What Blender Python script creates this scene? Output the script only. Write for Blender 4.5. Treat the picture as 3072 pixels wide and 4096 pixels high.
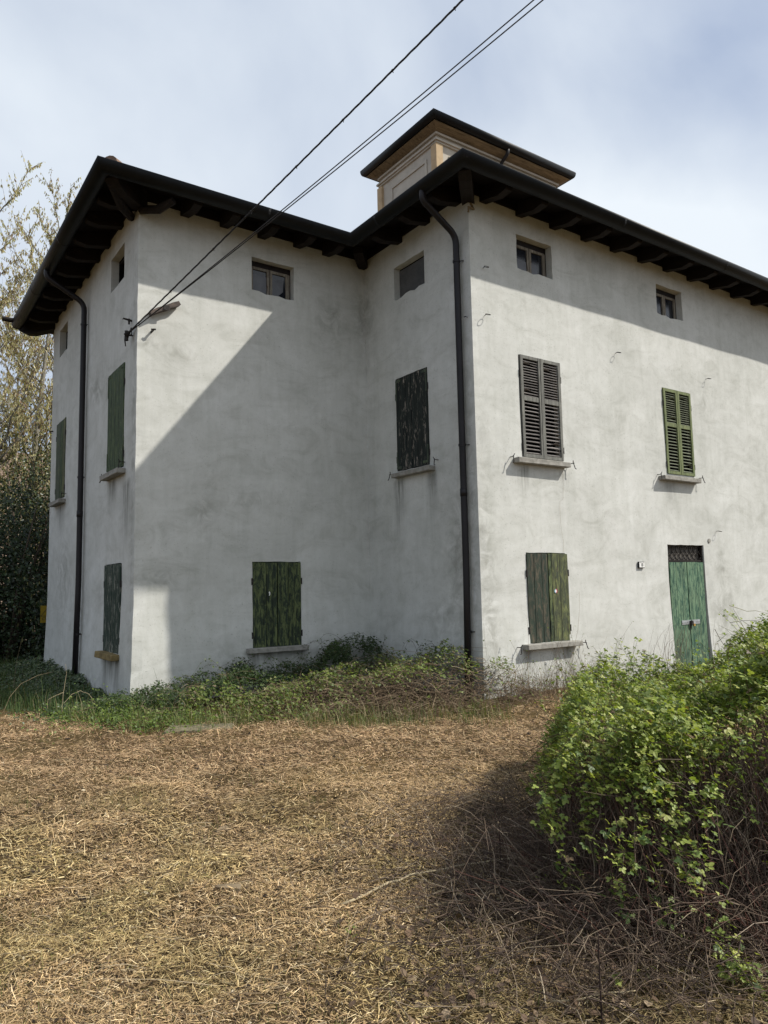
import bpy, math, random
import numpy as np
from mathutils import Vector, Matrix

for o in list(bpy.data.objects):
    bpy.data.objects.remove(o, do_unlink=True)
SC = bpy.context.scene
COL = SC.collection
rng = np.random.default_rng(11)
random.seed(5)

# ------------------------------------------------------------------ camera, sky, sun, exposure
CAM = np.array([-3.3077, -11.4055, 1.716])
cr = Vector((0.82016876, -0.57175606, -0.02045027))
cu = Vector((-0.04099628, -0.09438567, 0.99469123))
cw = Vector((0.57065095, 0.81497629, 0.10085205))
cd = bpy.data.cameras.new('camera')
cam = bpy.data.objects.new('camera', cd)
COL.objects.link(cam)
m = Matrix((cr, cu, -cw)).transposed().to_4x4()
m.translation = Vector(CAM)
cam.matrix_world = m
cd.sensor_fit = 'HORIZONTAL'
cd.sensor_width = 36.0
cd.lens = 2940.12 / 3072 * 36.0
cd.clip_start = 0.1
cd.clip_end = 2000
SC.camera = cam

SUNV = Vector((1.264, -1.0, 1.603)).normalized()
elev = math.asin(SUNV.z)
azim = math.atan2(SUNV.x, SUNV.y)
W = bpy.data.worlds.new('World')
SC.world = W
W.use_nodes = True
wn, wl = W.node_tree.nodes, W.node_tree.links
wn.clear()
out = wn.new('ShaderNodeOutputWorld')
bg = wn.new('ShaderNodeBackground')
sky = wn.new('ShaderNodeTexSky')
sky.sky_type = 'NISHITA'
sky.sun_disc = False
sky.sun_elevation = elev
sky.sun_rotation = azim
sky.dust_density = 2.0
sky.ozone_density = 1.5
tc = wn.new('ShaderNodeTexCoord')
mp = wn.new('ShaderNodeMapping')
mp.inputs['Rotation'].default_value = (-0.137, -0.138, -0.121)
mp.inputs['Location'].default_value = (2.704, 4.055, 7.054)
mp.inputs['Scale'].default_value = (0.8, 1.25, 1.1)
n1 = wn.new('ShaderNodeTexNoise')
n1.inputs['Scale'].default_value = 1.3
n1.inputs['Detail'].default_value = 7
n1.inputs['Roughness'].default_value = 0.48
n1.inputs['Distortion'].default_value = 0.35
r1 = wn.new('ShaderNodeValToRGB')
r1.color_ramp.elements[0].position = 0.36
r1.color_ramp.elements[0].color = (0.06, 0.06, 0.06, 1)
r1.color_ramp.elements[1].position = 0.63
r1.color_ramp.elements[1].color = (1, 1, 1, 1)
sx = wn.new('ShaderNodeSeparateXYZ')
hz = wn.new('ShaderNodeMapRange')        # clouds thicken towards the horizon all round
hz.inputs['From Min'].default_value = 0.0
hz.inputs['From Max'].default_value = 0.75
hz.inputs['To Min'].default_value = 0.27
hz.inputs['To Max'].default_value = 0.0
addc = wn.new('ShaderNodeMath'); addc.operation = 'ADD'; addc.use_clamp = True
mix = wn.new('ShaderNodeMix'); mix.data_type = 'RGBA'
cloudcol = wn.new('ShaderNodeRGB')
cloudcol.outputs[0].default_value = (7.7, 8.3, 8.9, 1)
bluecol = wn.new('ShaderNodeMix'); bluecol.data_type = 'RGBA'
bluecol.inputs[0].default_value = 0.55
bluecol.inputs[7].default_value = (2.9, 3.9, 6.1, 1)
wl.new(tc.outputs['Generated'], mp.inputs['Vector'])
wl.new(mp.outputs[0], n1.inputs['Vector'])
wl.new(n1.outputs['Fac'], r1.inputs[0])
wl.new(tc.outputs['Generated'], sx.inputs[0])
wl.new(sx.outputs['Z'], hz.inputs['Value'])
wl.new(r1.outputs[0], addc.inputs[0])
wl.new(hz.outputs[0], addc.inputs[1])
wl.new(addc.outputs[0], mix.inputs[0])
wl.new(sky.outputs[0], bluecol.inputs[6])
wl.new(bluecol.outputs[2], mix.inputs[6])
wl.new(cloudcol.outputs[0], mix.inputs[7])
wl.new(mix.outputs[2], bg.inputs['Color'])
bg.inputs['Strength'].default_value = 0.086
wl.new(bg.outputs[0], out.inputs['Surface'])

sd = bpy.data.lights.new('sun', 'SUN')
sd.energy = 4.1
sd.angle = math.radians(0.8)
sd.color = (1.0, 0.95, 0.86)
sun = bpy.data.objects.new('sun', sd)
COL.objects.link(sun)
sun.rotation_euler = SUNV.to_track_quat('Z', 'Y').to_euler()
sun.location = (10, -15, 20)

SC.view_settings.view_transform = 'Standard'
SC.view_settings.look = 'None'
SC.view_settings.exposure = 0.38
SC.view_settings.gamma = 1.0
SC.view_settings.use_curve_mapping = False

# ------------------------------------------------------------------ dimensions (metres)
B, CC, DD, EV, HE = 4.3256, 3.0324, 6.60, 0.8483, 8.0106   # wing width, projection depth, side depth, eave, gutter lip
FX1 = 15.0                                                  # right end of the projecting front
WX1 = 19.33                                                 # right end of the house
ZT = 8.14                                                   # wall top

# ------------------------------------------------------------------ helpers
class MB:
    def __init__(s):
        s.v = []; s.f = []; s.m = []
    def quad(s, a, b, c, d, mi=0):
        i = len(s.v); s.v += [tuple(a), tuple(b), tuple(c), tuple(d)]
        s.f.append((i, i+1, i+2, i+3)); s.m.append(mi)
    def poly(s, pts, mi=0):
        i = len(s.v); s.v += [tuple(p) for p in pts]
        s.f.append(tuple(range(i, i+len(pts)))); s.m.append(mi)
    def box(s, x0, y0, z0, x1, y1, z1, mi=0, j=0.0):
        i = len(s.v)
        J = lambda: random.uniform(-j, j) if j else 0.0
        for x, y, z in ((x0,y0,z0),(x1,y0,z0),(x1,y1,z0),(x0,y1,z0),(x0,y0,z1),(x1,y0,z1),(x1,y1,z1),(x0,y1,z1)):
            s.v.append((x+J(), y+J(), z+J()))
        for f in ((0,3,2,1),(4,5,6,7),(0,1,5,4),(1,2,6,5),(2,3,7,6),(3,0,4,7)):
            s.f.append(tuple(i+k for k in f)); s.m.append(mi)
    def prism(s, poly2, ax, a0, a1, mi=0):
        """poly2 in the two other axes (cyclic order), extruded along axis ax"""
        i = len(s.v); n = len(poly2)
        for a in (a0, a1):
            for p, q in poly2:
                s.v.append({0: (a, p, q), 1: (p, a, q), 2: (p, q, a)}[ax])
        s.f.append(tuple(range(i+n-1, i-1, -1))); s.m.append(mi)
        s.f.append(tuple(range(i+n, i+2*n))); s.m.append(mi)
        for k in range(n):
            l = (k+1) % n
            s.f.append((i+k, i+l, i+n+l, i+n+k)); s.m.append(mi)
    def tube(s, pts, r, n=8, mi=0, cap=True):
        pts = [Vector(p) for p in pts]
        rr = r if isinstance(r, (list, tuple)) else [r]*len(pts)
        i = len(s.v); ref = None
        for k, p in enumerate(pts):
            t = (pts[min(k+1, len(pts)-1)] - pts[max(k-1, 0)]).normalized()
            if ref is None:
                ref = Vector((0, 0, 1)) if abs(t.z) < 0.9 else Vector((1, 0, 0))
            x = t.cross(ref).normalized(); y = t.cross(x).normalized(); ref = -y if False else y.cross(t) * 0 + ref
            for a in range(n):
                q = 2*math.pi*a/n
                s.v.append(tuple(p + (x*math.cos(q) + y*math.sin(q))*rr[k]))
        for k in range(len(pts)-1):
            for a in range(n):
                b = (a+1) % n
                s.f.append((i+k*n+a, i+k*n+b, i+(k+1)*n+b, i+(k+1)*n+a)); s.m.append(mi)
        if cap:
            s.f.append(tuple(i+a for a in range(n-1, -1, -1))); s.m.append(mi)
            e = i+(len(pts)-1)*n
            s.f.append(tuple(e+a for a in range(n))); s.m.append(mi)
    def mesh(s, name, mats, smooth=False):
        me = bpy.data.meshes.new(name)
        me.from_pydata(s.v, [], s.f)
        for mt in mats: me.materials.append(mt)
        me.polygons.foreach_set('material_index', s.m)
        if smooth: me.polygons.foreach_set('use_smooth', [True]*len(s.f))
        me.update()
        return me

def link(name, data, parent=None, loc=(0, 0, 0), rz=0.0):
    o = bpy.data.objects.new(name, data)
    COL.objects.link(o)
    o.location = loc
    o.rotation_euler = (0, 0, rz)
    if parent is not None: o.parent = parent
    return o

def build(name, mb, mats, parent=None, loc=(0, 0, 0), rz=0.0, smooth=False, bevel=0.0):
    if not isinstance(mats, (list, tuple)): mats = [mats]
    o = link(name, mb.mesh(name, mats, smooth), parent, loc, rz)
    if bevel:
        b = o.modifiers.new('bevel', 'BEVEL'); b.width = bevel; b.segments = 1; b.limit_method = 'ANGLE'
    return o

def empty(name, parent=None, loc=(0, 0, 0), rz=0.0):
    return link(name, None, parent, loc, rz)

def tag(o, label=None, cat=None, group=None, kind=None):
    if label: o['label'] = label
    if cat: o['category'] = cat
    if group: o['group'] = group
    if kind: o['kind'] = kind
    return o

def np_mesh(name, verts, faces, cols, mat, parent=None, smooth=False):
    """verts (N,3), faces (M,k) all the same size, cols (N,3) per-vertex colour"""
    me = bpy.data.meshes.new(name)
    N, (M, k) = len(verts), faces.shape
    me.vertices.add(N); me.vertices.foreach_set('co', np.ascontiguousarray(verts, dtype=np.float32).ravel())
    me.loops.add(M*k); me.loops.foreach_set('vertex_index', np.ascontiguousarray(faces, dtype=np.int32).ravel())
    me.polygons.add(M)
    me.polygons.foreach_set('loop_start', np.arange(0, M*k, k, dtype=np.int32))
    try:
        me.polygons.foreach_set('loop_total', np.full(M, k, dtype=np.int32))
    except Exception:
        pass
    if smooth: me.polygons.foreach_set('use_smooth', np.ones(M, dtype=bool))
    me.update(calc_edges=True)
    if cols is not None:
        a = me.color_attributes.new('tint', 'FLOAT_COLOR', 'POINT')
        c4 = np.ones((N, 4), np.float32); c4[:, :3] = cols
        a.data.foreach_set('color', c4.ravel())
    me.materials.append(mat)
    return link(name, me, parent)

def unit(a):
    return a / np.maximum(np.linalg.norm(a, axis=-1, keepdims=True), 1e-9)

# leaf templates: (vertices in leaf plane x=across, y=along, z=up), quad faces
def leaf_template(kind):
    if kind == 'oval':
        v = [(0,0,0),(.28,.32,.06),(.24,.70,.05),(0,1,-.04),(-.24,.70,.05),(-.28,.32,.06)]
        f = [(0,1,2,3),(0,3,4,5)]
        return np.array(v, float), np.array(f)
    if kind == 'trifoliate':
        V, F = [], []
        b, fb = leaf_template('oval')
        for ang, L, off in ((0, 1.0, (0, .55)), (1.15, .82, (0.05, .45)), (-1.15, .82, (-0.05, .45))):
            ca, sa = math.cos(ang), math.sin(ang)
            p = b*np.array([1.25*L, L, L])
            q = np.stack([p[:,0]*ca + p[:,1]*sa + off[0], -p[:,0]*sa + p[:,1]*ca + off[1], p[:,2]-0.12*p[:,1]*abs(sa)], 1)
            F.append(fb + len(np.concatenate(V)) if V else fb); V.append(q)
        return np.concatenate(V), np.concatenate(F)
    v = [(-.5,0,0),(.5,0,0),(.35,1,0),(-.35,1,0)]           # blade
    return np.array(v, float), np.array([(0,1,2,3)])

def leaf_cloud(name, pos, nrm, along, size, col, mat, parent=None, kind='oval', width=1.0):
    T, F = leaf_template(kind)
    nrm = unit(nrm); along = unit(along - nrm*np.sum(along*nrm, 1, keepdims=True)); side = np.cross(along, nrm)
    S = size[:, None, None]
    V = pos[:, None, :] + S*(T[None, :, 0:1]*width*side[:, None, :] + T[None, :, 1:2]*along[:, None, :] + T[None, :, 2:3]*nrm[:, None, :])
    N, k = len(pos), len(T)
    FF = (F[None] + (np.arange(N)*k)[:, None, None]).reshape(-1, F.shape[1])
    C = np.repeat(col, k, 0)
    return np_mesh(name, V.reshape(-1, 3), FF, C, mat, parent)

def tubes(name, P, R, col, mat, parent=None, n=3):
    """P (N,K,3) polylines, R (N,K) radii"""
    N, K, _ = P.shape
    T = np.empty_like(P); T[:, 1:-1] = P[:, 2:]-P[:, :-2]; T[:, 0] = P[:, 1]-P[:, 0]; T[:, -1] = P[:, -1]-P[:, -2]
    T = unit(T)
    ref = np.tile(np.array([0.31, 0.87, 0.38]), (N, K, 1))
    X = unit(np.cross(T, ref)); Y = np.cross(T, X)
    a = np.arange(n)*2*np.pi/n
    V = P[:, :, None, :] + R[:, :, None, None]*(X[:, :, None, :]*np.cos(a)[None, None, :, None] + Y[:, :, None, :]*np.sin(a)[None, None, :, None])
    idx = np.arange(N*K*n).reshape(N, K, n)
    q0 = idx[:, :-1, :]; q1 = np.roll(q0, -1, 2); q3 = idx[:, 1:, :]; q2 = np.roll(q3, -1, 2)
    F = np.stack([q0, q1, q2, q3], -1).reshape(-1, 4)
    C = np.repeat(col, K*n, 0)
    return np_mesh(name, V.reshape(-1, 3), F, C, mat, parent, smooth=True)

def smooth01(x):
    x = np.clip(x, 0, 1); return x*x*(3-2*x)

_ph = rng.uniform(0, 6.28, (6, 8)); _dir = rng.normal(size=(6, 8, 2)); _dir /= np.linalg.norm(_dir, axis=2, keepdims=True)
def vn(x, y, f=1.0, k=0):
    """smooth pseudo-noise, about -1..1"""
    s = 0
    for i in range(8):
        d = _dir[k, i]; s = s + np.sin((x*d[0]+y*d[1])*f*(0.7+0.33*i)*2 + _ph[k, i])
    return s/3.2

def ground_z(x, y):
    z = 0.025*vn(x, y, 0.7, 0) + 0.014*vn(x, y, 2.3, 1)
    near = smooth01((np.hypot(x+2, y+5)-30)/60)
    return z*(1-near)

# ------------------------------------------------------------------ materials
def mat(name):
    m = bpy.data.materials.new(name); m.use_nodes = True
    nt = m.node_tree; b = nt.nodes['Principled BSDF']
    return m, nt, b

def N(nt, t, **kw):
    n = nt.nodes.new(t)
    for k, v in kw.items(): setattr(n, k, v)
    return n

def noise(nt, vec, scale, detail=5, rough=0.55, dist=0.0):
    n = N(nt, 'ShaderNodeTexNoise')
    n.inputs['Scale'].default_value = scale; n.inputs['Detail'].default_value = detail
    n.inputs['Roughness'].default_value = rough; n.inputs['Distortion'].default_value = dist
    nt.links.new(vec, n.inputs['Vector'])
    return n.outputs['Fac']

def ramp(nt, fac, stops):
    r = N(nt, 'ShaderNodeValToRGB')
    e = r.color_ramp.elements
    while len(e) < len(stops): e.new(0.5)
    for i, (p, c) in enumerate(stops):
        e[i].position = p
        e[i].color = tuple(c)+(1,) if hasattr(c, '__len__') else (c, c, c, 1)
    nt.links.new(fac, r.inputs[0])
    return r.outputs[0]

def mixc(nt, fac, a, b, blend='MIX'):
    x = N(nt, 'ShaderNodeMix', data_type='RGBA', blend_type=blend)
    for s, v in ((0, fac), (6, a), (7, b)):
        if isinstance(v, (int, float)): x.inputs[s].default_value = v
        elif isinstance(v, tuple): x.inputs[s].default_value = v+(1,)
        else: nt.links.new(v, x.inputs[s])
    return x.outputs[2]

def mapping(nt, scale=(1, 1, 1), coord='Object', rnd=0.0):
    t = N(nt, 'ShaderNodeTexCoord'); mpn = N(nt, 'ShaderNodeMapping')
    mpn.inputs['Scale'].default_value = scale
    nt.links.new(t.outputs[coord], mpn.inputs['Vector'])
    if rnd:
        oi = N(nt, 'ShaderNodeObjectInfo'); mm = N(nt, 'ShaderNodeVectorMath', operation='MULTIPLY')
        cmb = N(nt, 'ShaderNodeCombineXYZ')
        for k in range(3): nt.links.new(oi.outputs['Random'], cmb.inputs[k])
        mm.inputs[1].default_value = (rnd, rnd*1.7, rnd*0.6)
        nt.links.new(cmb.outputs[0], mm.inputs[0]); nt.links.new(mm.outputs[0], mpn.inputs['Location'])
    return mpn.outputs[0]

def bump(nt, b, h, strength=0.3, dist=0.01):
    n = N(nt, 'ShaderNodeBump'); n.inputs['Strength'].default_value = strength; n.inputs['Distance'].default_value = dist
    nt.links.new(h, n.inputs['Height']); nt.links.new(n.outputs[0], b.inputs['Normal'])

def M_plaster(name, c0, c1, c2):
    m, nt, b = mat(name)
    v = mapping(nt); vs = mapping(nt, (3.2, 3.2, 0.45)); vf = mapping(nt, (0.7, 0.7, 1.5))
    a = noise(nt, v, 0.55, 9, 0.62, 1.2)
    cl = ramp(nt, a, [(0.30, c0), (0.5, c1), (0.68, c2)])
    tr = noise(nt, vf, 1.7, 9, 0.66, 1.3)
    cl = mixc(nt, 0.75, cl, ramp(nt, tr, [(0.28, (0.75, 0.75, 0.72)), (0.48, (0.97, 0.97, 0.96)), (0.7, (1.08, 1.08, 1.08))]), 'MULTIPLY')
    sw = noise(nt, v, 5.0, 8, 0.7, 0.8)
    cl = mixc(nt, 0.5, cl, ramp(nt, sw, [(0.33, (0.88, 0.88, 0.865)), (0.58, (1.02, 1.02, 1.02))]), 'MULTIPLY')
    st = noise(nt, vs, 2.0, 8, 0.65, 0.3)
    cl = mixc(nt, 0.45, cl, ramp(nt, st, [(0.32, (0.82, 0.83, 0.805)), (0.55, (1, 1, 1))]), 'MULTIPLY')
    pk = noise(nt, v, 42, 2, 0.5)
    cl = mixc(nt, 0.5, cl, ramp(nt, pk, [(0.27, (0.45, 0.45, 0.42)), (0.36, (1, 1, 1))]), 'MULTIPLY')
    at = N(nt, 'ShaderNodeAttribute', attribute_name='tint')
    sp = N(nt, 'ShaderNodeSeparateColor'); nt.links.new(at.outputs['Color'], sp.inputs[0])
    vd = mapping(nt, (16, 16, 1.0))
    dr = ramp(nt, noise(nt, vd, 1.0, 6, 0.6, 0.2), [(0.30, 0.0), (0.55, 1.0)])
    mu = N(nt, 'ShaderNodeMath', operation='MULTIPLY'); nt.links.new(sp.outputs[0], mu.inputs[0]); nt.links.new(dr, mu.inputs[1])
    cl = mixc(nt, mu.outputs[0], cl, (0.105, 0.105, 0.09))
    mu2 = N(nt, 'ShaderNodeMath', operation='MULTIPLY'); nt.links.new(sp.outputs[1], mu2.inputs[0])
    nt.links.new(ramp(nt, noise(nt, v, 3.0, 8, 0.7, 1.0), [(0.42, 0.0), (0.62, 1.0)]), mu2.inputs[1])
    cl = mixc(nt, mu2.outputs[0], cl, (0.27, 0.27, 0.24))
    nt.links.new(cl, b.inputs['Base Color'])
    b.inputs['Roughness'].default_value = 0.92
    b.inputs['Specular IOR Level'].default_value = 0.15
    h = mixc(nt, 0.5, noise(nt, v, 9, 6, 0.65, 1.0), noise(nt, v, 90, 3, 0.6))
    bump(nt, b, h, 0.22, 0.010)
    return m

def M_plain(name, col, rough=0.7, spec=0.3, metal=0.0, var=0.25, scale=6, bmp=0.15):
    m, nt, b = mat(name)
    v = mapping(nt, rnd=9.0)
    a = noise(nt, v, scale, 6, 0.62, 0.4)
    lo = tuple(c*(1-var) for c in col); hi = tuple(min(1, c*(1+var)) for c in col)
    nt.links.new(ramp(nt, a, [(0.3, lo), (0.7, hi)]), b.inputs['Base Color'])
    b.inputs['Roughness'].default_value = rough; b.inputs['Specular IOR Level'].default_value = spec
    b.inputs['Metallic'].default_value = metal
    if bmp: bump(nt, b, noise(nt, v, scale*8, 4), bmp, 0.004)
    return m

def M_wood(name, stops, flake=None, flake_pos=(0.58, 0.64), axis=2, fine=1.0, rough=0.75):
    """weathered wood: grain stretched along axis; paint colours in stops; flakes of bare colour on top"""
    m, nt, b = mat(name)
    sc = [22.0*fine]*3; sc[axis] = 1.3
    v = mapping(nt, tuple(sc), rnd=31.0)
    sp = [14.0*fine]*3; sp[axis] = 4.2
    vp = mapping(nt, tuple(sp), rnd=17.0)
    g = noise(nt, v, 1.6, 8, 0.65, 0.5)
    p = noise(nt, vp, 1.2, 11, 0.78, 0.6)
    cl = ramp(nt, p, stops)
    cl = mixc(nt, 0.75, cl, ramp(nt, g, [(0.33, (0.30, 0.29, 0.28)), (0.46, (0.9, 0.9, 0.9)), (0.62, (1.35, 1.35, 1.32))]), 'MULTIPLY')
    if flake:
        sf = [30.0]*3; sf[axis] = 5.0
        vf = mapping(nt, tuple(sf), rnd=23.0)
        fl = ramp(nt, noise(nt, vf, 1.0, 7, 0.72, 0.9), [(flake_pos[0], 0.0), (flake_pos[1], 1.0)])
        big = ramp(nt, noise(nt, vp, 0.8, 3, 0.5), [(0.42, 0.0), (0.55, 1.0)])
        mu = N(nt, 'ShaderNodeMath', operation='MULTIPLY'); nt.links.new(fl, mu.inputs[0]); nt.links.new(big, mu.inputs[1])
        cl = mixc(nt, mu.outputs[0], cl, flake)
    nt.links.new(cl, b.inputs['Base Color'])
    b.inputs['Roughness'].default_value = rough; b.inputs['Specular IOR Level'].default_value = 0.25
    bump(nt, b, mixc(nt, 0.4, g, p), 0.55, 0.006)
    return m

def M_veg(name, trans=0.3, rough=0.55, spec=0.3):
    m, nt, b = mat(name)
    at = N(nt, 'ShaderNodeAttribute', attribute_name='tint')
    nt.links.new(at.outputs['Color'], b.inputs['Base Color'])
    b.inputs['Roughness'].default_value = rough; b.inputs['Specular IOR Level'].default_value = spec
    if trans:
        t = N(nt, 'ShaderNodeBsdfTranslucent'); x = N(nt, 'ShaderNodeMixShader'); x.inputs[0].default_value = trans
        hs = mixc(nt, 1.0, at.outputs['Color'], (1.25, 1.35, 0.6), 'MULTIPLY')
        nt.links.new(hs, t.inputs['Color'])
        o = nt.nodes['Material Output']
        nt.links.new(b.outputs[0], x.inputs[1]); nt.links.new(t.outputs[0], x.inputs[2]); nt.links.new(x.outputs[0], o.inputs[0])
    return m

MAT = {}
MAT['plaster'] = M_plaster('grey_lime_plaster', (0.495, 0.50, 0.475), (0.55, 0.555, 0.53), (0.605, 0.61, 0.59))
MAT['dark'] = M_plain('dark_interior', (0.006, 0.006, 0.007), 0.9, 0.1, var=0.3)
MAT['gutter'] = M_plain('painted_gutter_metal', (0.0055, 0.0065, 0.0075), 0.5, 0.22, var=0.35, scale=4, bmp=0.05)
MAT['pipe'] = M_plain('painted_pipe_metal', (0.012, 0.010, 0.0115), 0.5, 0.3, var=0.3, scale=4, bmp=0.05)
MAT['iron'] = M_plain('old_iron', (0.02, 0.017, 0.015), 0.7, 0.3, var=0.5, scale=30)
MAT['zinc'] = M_plain('zinc_plate', (0.45, 0.47, 0.48), 0.45, 0.5, metal=0.6, var=0.2, scale=20)
MAT['brass'] = M_plain('brass', (0.6, 0.36, 0.08), 0.4, 0.5, metal=0.7)
MAT['sill'] = M_plain('cement_sill', (0.27, 0.26, 0.235), 0.9, 0.15, var=0.3, scale=9, bmp=0.4)
MAT['sill_ochre'] = M_plain('ochre_sill', (0.20, 0.15, 0.07), 0.9, 0.15, var=0.35, scale=9, bmp=0.4)
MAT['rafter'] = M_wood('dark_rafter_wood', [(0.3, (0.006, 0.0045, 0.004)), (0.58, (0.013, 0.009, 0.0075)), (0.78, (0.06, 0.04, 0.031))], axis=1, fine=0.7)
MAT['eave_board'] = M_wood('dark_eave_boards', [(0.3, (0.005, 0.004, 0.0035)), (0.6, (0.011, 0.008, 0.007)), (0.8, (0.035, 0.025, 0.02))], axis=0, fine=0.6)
MAT['frame'] = M_wood('weathered_frame_wood', [(0.3, (0.09, 0.072, 0.055)), (0.5, (0.19, 0.17, 0.14)), (0.7, (0.30, 0.28, 0.24))], flake=(0.10, 0.05, 0.03), axis=2)
MAT['tile'] = M_plain('old_roof_tile', (0.16, 0.11, 0.08), 0.9, 0.15, var=0.5, scale=5, bmp=0.3)
MAT['cream'] = M_plain('cream_render', (0.45, 0.42, 0.365), 0.9, 0.15, var=0.12, scale=3, bmp=0.2)
MAT['ochre'] = M_plain('ochre_pilaster', (0.45, 0.34, 0.215), 0.9, 0.15, var=0.15, scale=4, bmp=0.2)
MAT['soffit'] = M_wood('tan_soffit_boards', [(0.3, (0.15, 0.12, 0.075)), (0.6, (0.19, 0.15, 0.095)), (0.8, (0.22, 0.18, 0.12))], axis=0, fine=0.5)
MAT['glass'], nt_, b_ = mat('dark_dusty_glass')
b_.inputs['Base Color'].default_value = (0.012, 0.014, 0.02, 1); b_.inputs['Roughness'].default_value = 0.12
MAT['shard'] = M_plain('grey_shard_glass', (0.105, 0.11, 0.125), 0.35, 0.4, var=0.2, scale=5, bmp=0.05)  # grey glass pieces, lighter than the dark panes behind them
MAT['ribbed'] = M_plain('ribbed_plastic_sheet', (0.07, 0.068, 0.064), 0.5, 0.3, var=0.25, scale=6, bmp=0.05)
MAT['stone'] = M_plain('concrete_slab', (0.17, 0.15, 0.10), 0.95, 0.1, var=0.35, scale=7, bmp=0.5)
MAT['white'] = M_plain('white_enamel', (0.78, 0.78, 0.75), 0.4, 0.5, var=0.05, bmp=0)
MAT['black'] = M_plain('black_plastic', (0.012, 0.012, 0.013), 0.5, 0.4, var=0.2, bmp=0)
MAT['yellow'] = M_plain('yellow_sign_paint', (0.24, 0.165, 0.01), 0.5, 0.3, var=0.12, bmp=0.05)
MAT['cable'] = M_plain('black_cable', (0.028, 0.026, 0.027), 0.6, 0.3, var=0.3, bmp=0)
MAT['leaf'] = M_veg('bramble_leaf', 0.32, 0.5, 0.35)
MAT['ivy'] = M_veg('evergreen_leaf', 0.12, 0.42, 0.45)
MAT['catkin'] = M_veg('catkin', 0.35, 0.8, 0.1)
MAT['cane'] = M_veg('dead_cane', 0.0, 0.85, 0.1)
MAT['straw'] = M_veg('dry_straw', 0.12, 0.7, 0.2)
MAT['grass'] = M_veg('green_grass', 0.25, 0.6, 0.25)
MAT['bark'] = M_plain('pale_bark', (0.20, 0.185, 0.15), 0.9, 0.1, var=0.4, scale=14, bmp=0.4)
MAT['twig'] = M_plain('brown_twig_bark', (0.085, 0.066, 0.052), 0.9, 0.1, var=0.35, scale=20, bmp=0.2)
MAT['drystick'] = M_plain('bleached_stick', (0.40, 0.33, 0.21), 0.85, 0.15, var=0.25, scale=12, bmp=0.2)
MAT['oldstick'] = M_plain('grey_brown_stick', (0.20, 0.155, 0.10), 0.9, 0.1, var=0.3, scale=12, bmp=0.2)
MAT['darkstick'] = M_plain('dark_stem', (0.035, 0.024, 0.02), 0.9, 0.1, var=0.3, scale=12, bmp=0.2)

SH = {
 'olive': M_wood('olive_peeling_paint', [(0.30, (0.014, 0.020, 0.015)), (0.48, (0.026, 0.038, 0.024)), (0.52, (0.075, 0.095, 0.040)), (0.70, (0.14, 0.165, 0.072))], flake=(0.26, 0.17, 0.12), flake_pos=(0.70, 0.74)),
 'black_green': M_wood('blackish_peeling_paint', [(0.3, (0.010, 0.014, 0.013)), (0.6, (0.020, 0.026, 0.023)), (0.8, (0.06, 0.055, 0.045))], flake=(0.30, 0.26, 0.22), flake_pos=(0.54, 0.60)),
 'mid_green': M_wood('mid_green_paint', [(0.3, (0.020, 0.036, 0.024)), (0.49, (0.036, 0.060, 0.030)), (0.53, (0.062, 0.088, 0.040)), (0.7, (0.085, 0.115, 0.052))], flake=(0.36, 0.36, 0.30), flake_pos=(0.63, 0.67)),
 'dark_green': M_wood('dark_green_flaked_paint', [(0.3, (0.012, 0.022, 0.018)), (0.5, (0.024, 0.042, 0.032)), (0.6, (0.045, 0.062, 0.045)), (0.8, (0.10, 0.105, 0.085))], flake=(0.30, 0.30, 0.26), flake_pos=(0.53, 0.58)),
 'grey_green': M_wood('grey_green_paint', [(0.3, (0.025, 0.034, 0.030)), (0.5, (0.06, 0.075, 0.055)), (0.7, (0.11, 0.14, 0.06))], flake=(0.2, 0.2, 0.18), flake_pos=(0.66, 0.7)),
 'bare_dark': M_wood('bare_dark_timber', [(0.3, (0.014, 0.022, 0.017)), (0.49, (0.026, 0.040, 0.028)), (0.54, (0.060, 0.055, 0.040)), (0.72, (0.14, 0.115, 0.08))], flake=(0.32, 0.31, 0.12), flake_pos=(0.68, 0.73)),
 'lime': M_wood('lime_flaked_timber', [(0.3, (0.022, 0.034, 0.024)), (0.46, (0.05, 0.058, 0.036)), (0.57, (0.11, 0.125, 0.052)), (0.76, (0.25, 0.26, 0.105))], flake=(0.20, 0.12, 0.075), flake_pos=(0.60, 0.66)),
 'door': M_wood('teal_green_door_paint', [(0.30, (0.018, 0.048, 0.036)), (0.45, (0.034, 0.085, 0.060)), (0.50, (0.105, 0.175, 0.110)), (0.72, (0.17, 0.25, 0.155))], flake=(0.012, 0.05, 0.04), flake_pos=(0.58, 0.63)),
 'grey': M_wood('grey_bare_louvre', [(0.3, (0.095, 0.087, 0.083)), (0.55, (0.165, 0.152, 0.145)), (0.75, (0.26, 0.245, 0.23))], axis=0),
 'grey_rail': M_wood('grey_bare_rail', [(0.3, (0.09, 0.09, 0.083)), (0.55, (0.155, 0.155, 0.14)), (0.75, (0.23, 0.23, 0.205))], axis=2),
 'lime_rail': M_wood('yellow_green_rail', [(0.3, (0.09, 0.115, 0.055)), (0.55, (0.15, 0.175, 0.08)), (0.75, (0.23, 0.25, 0.115))], axis=2),
 'green_slat': M_wood('grey_green_louvre', [(0.3, (0.085, 0.10, 0.072)), (0.55, (0.14, 0.155, 0.105)), (0.75, (0.22, 0.235, 0.16))], axis=0),
}

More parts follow.
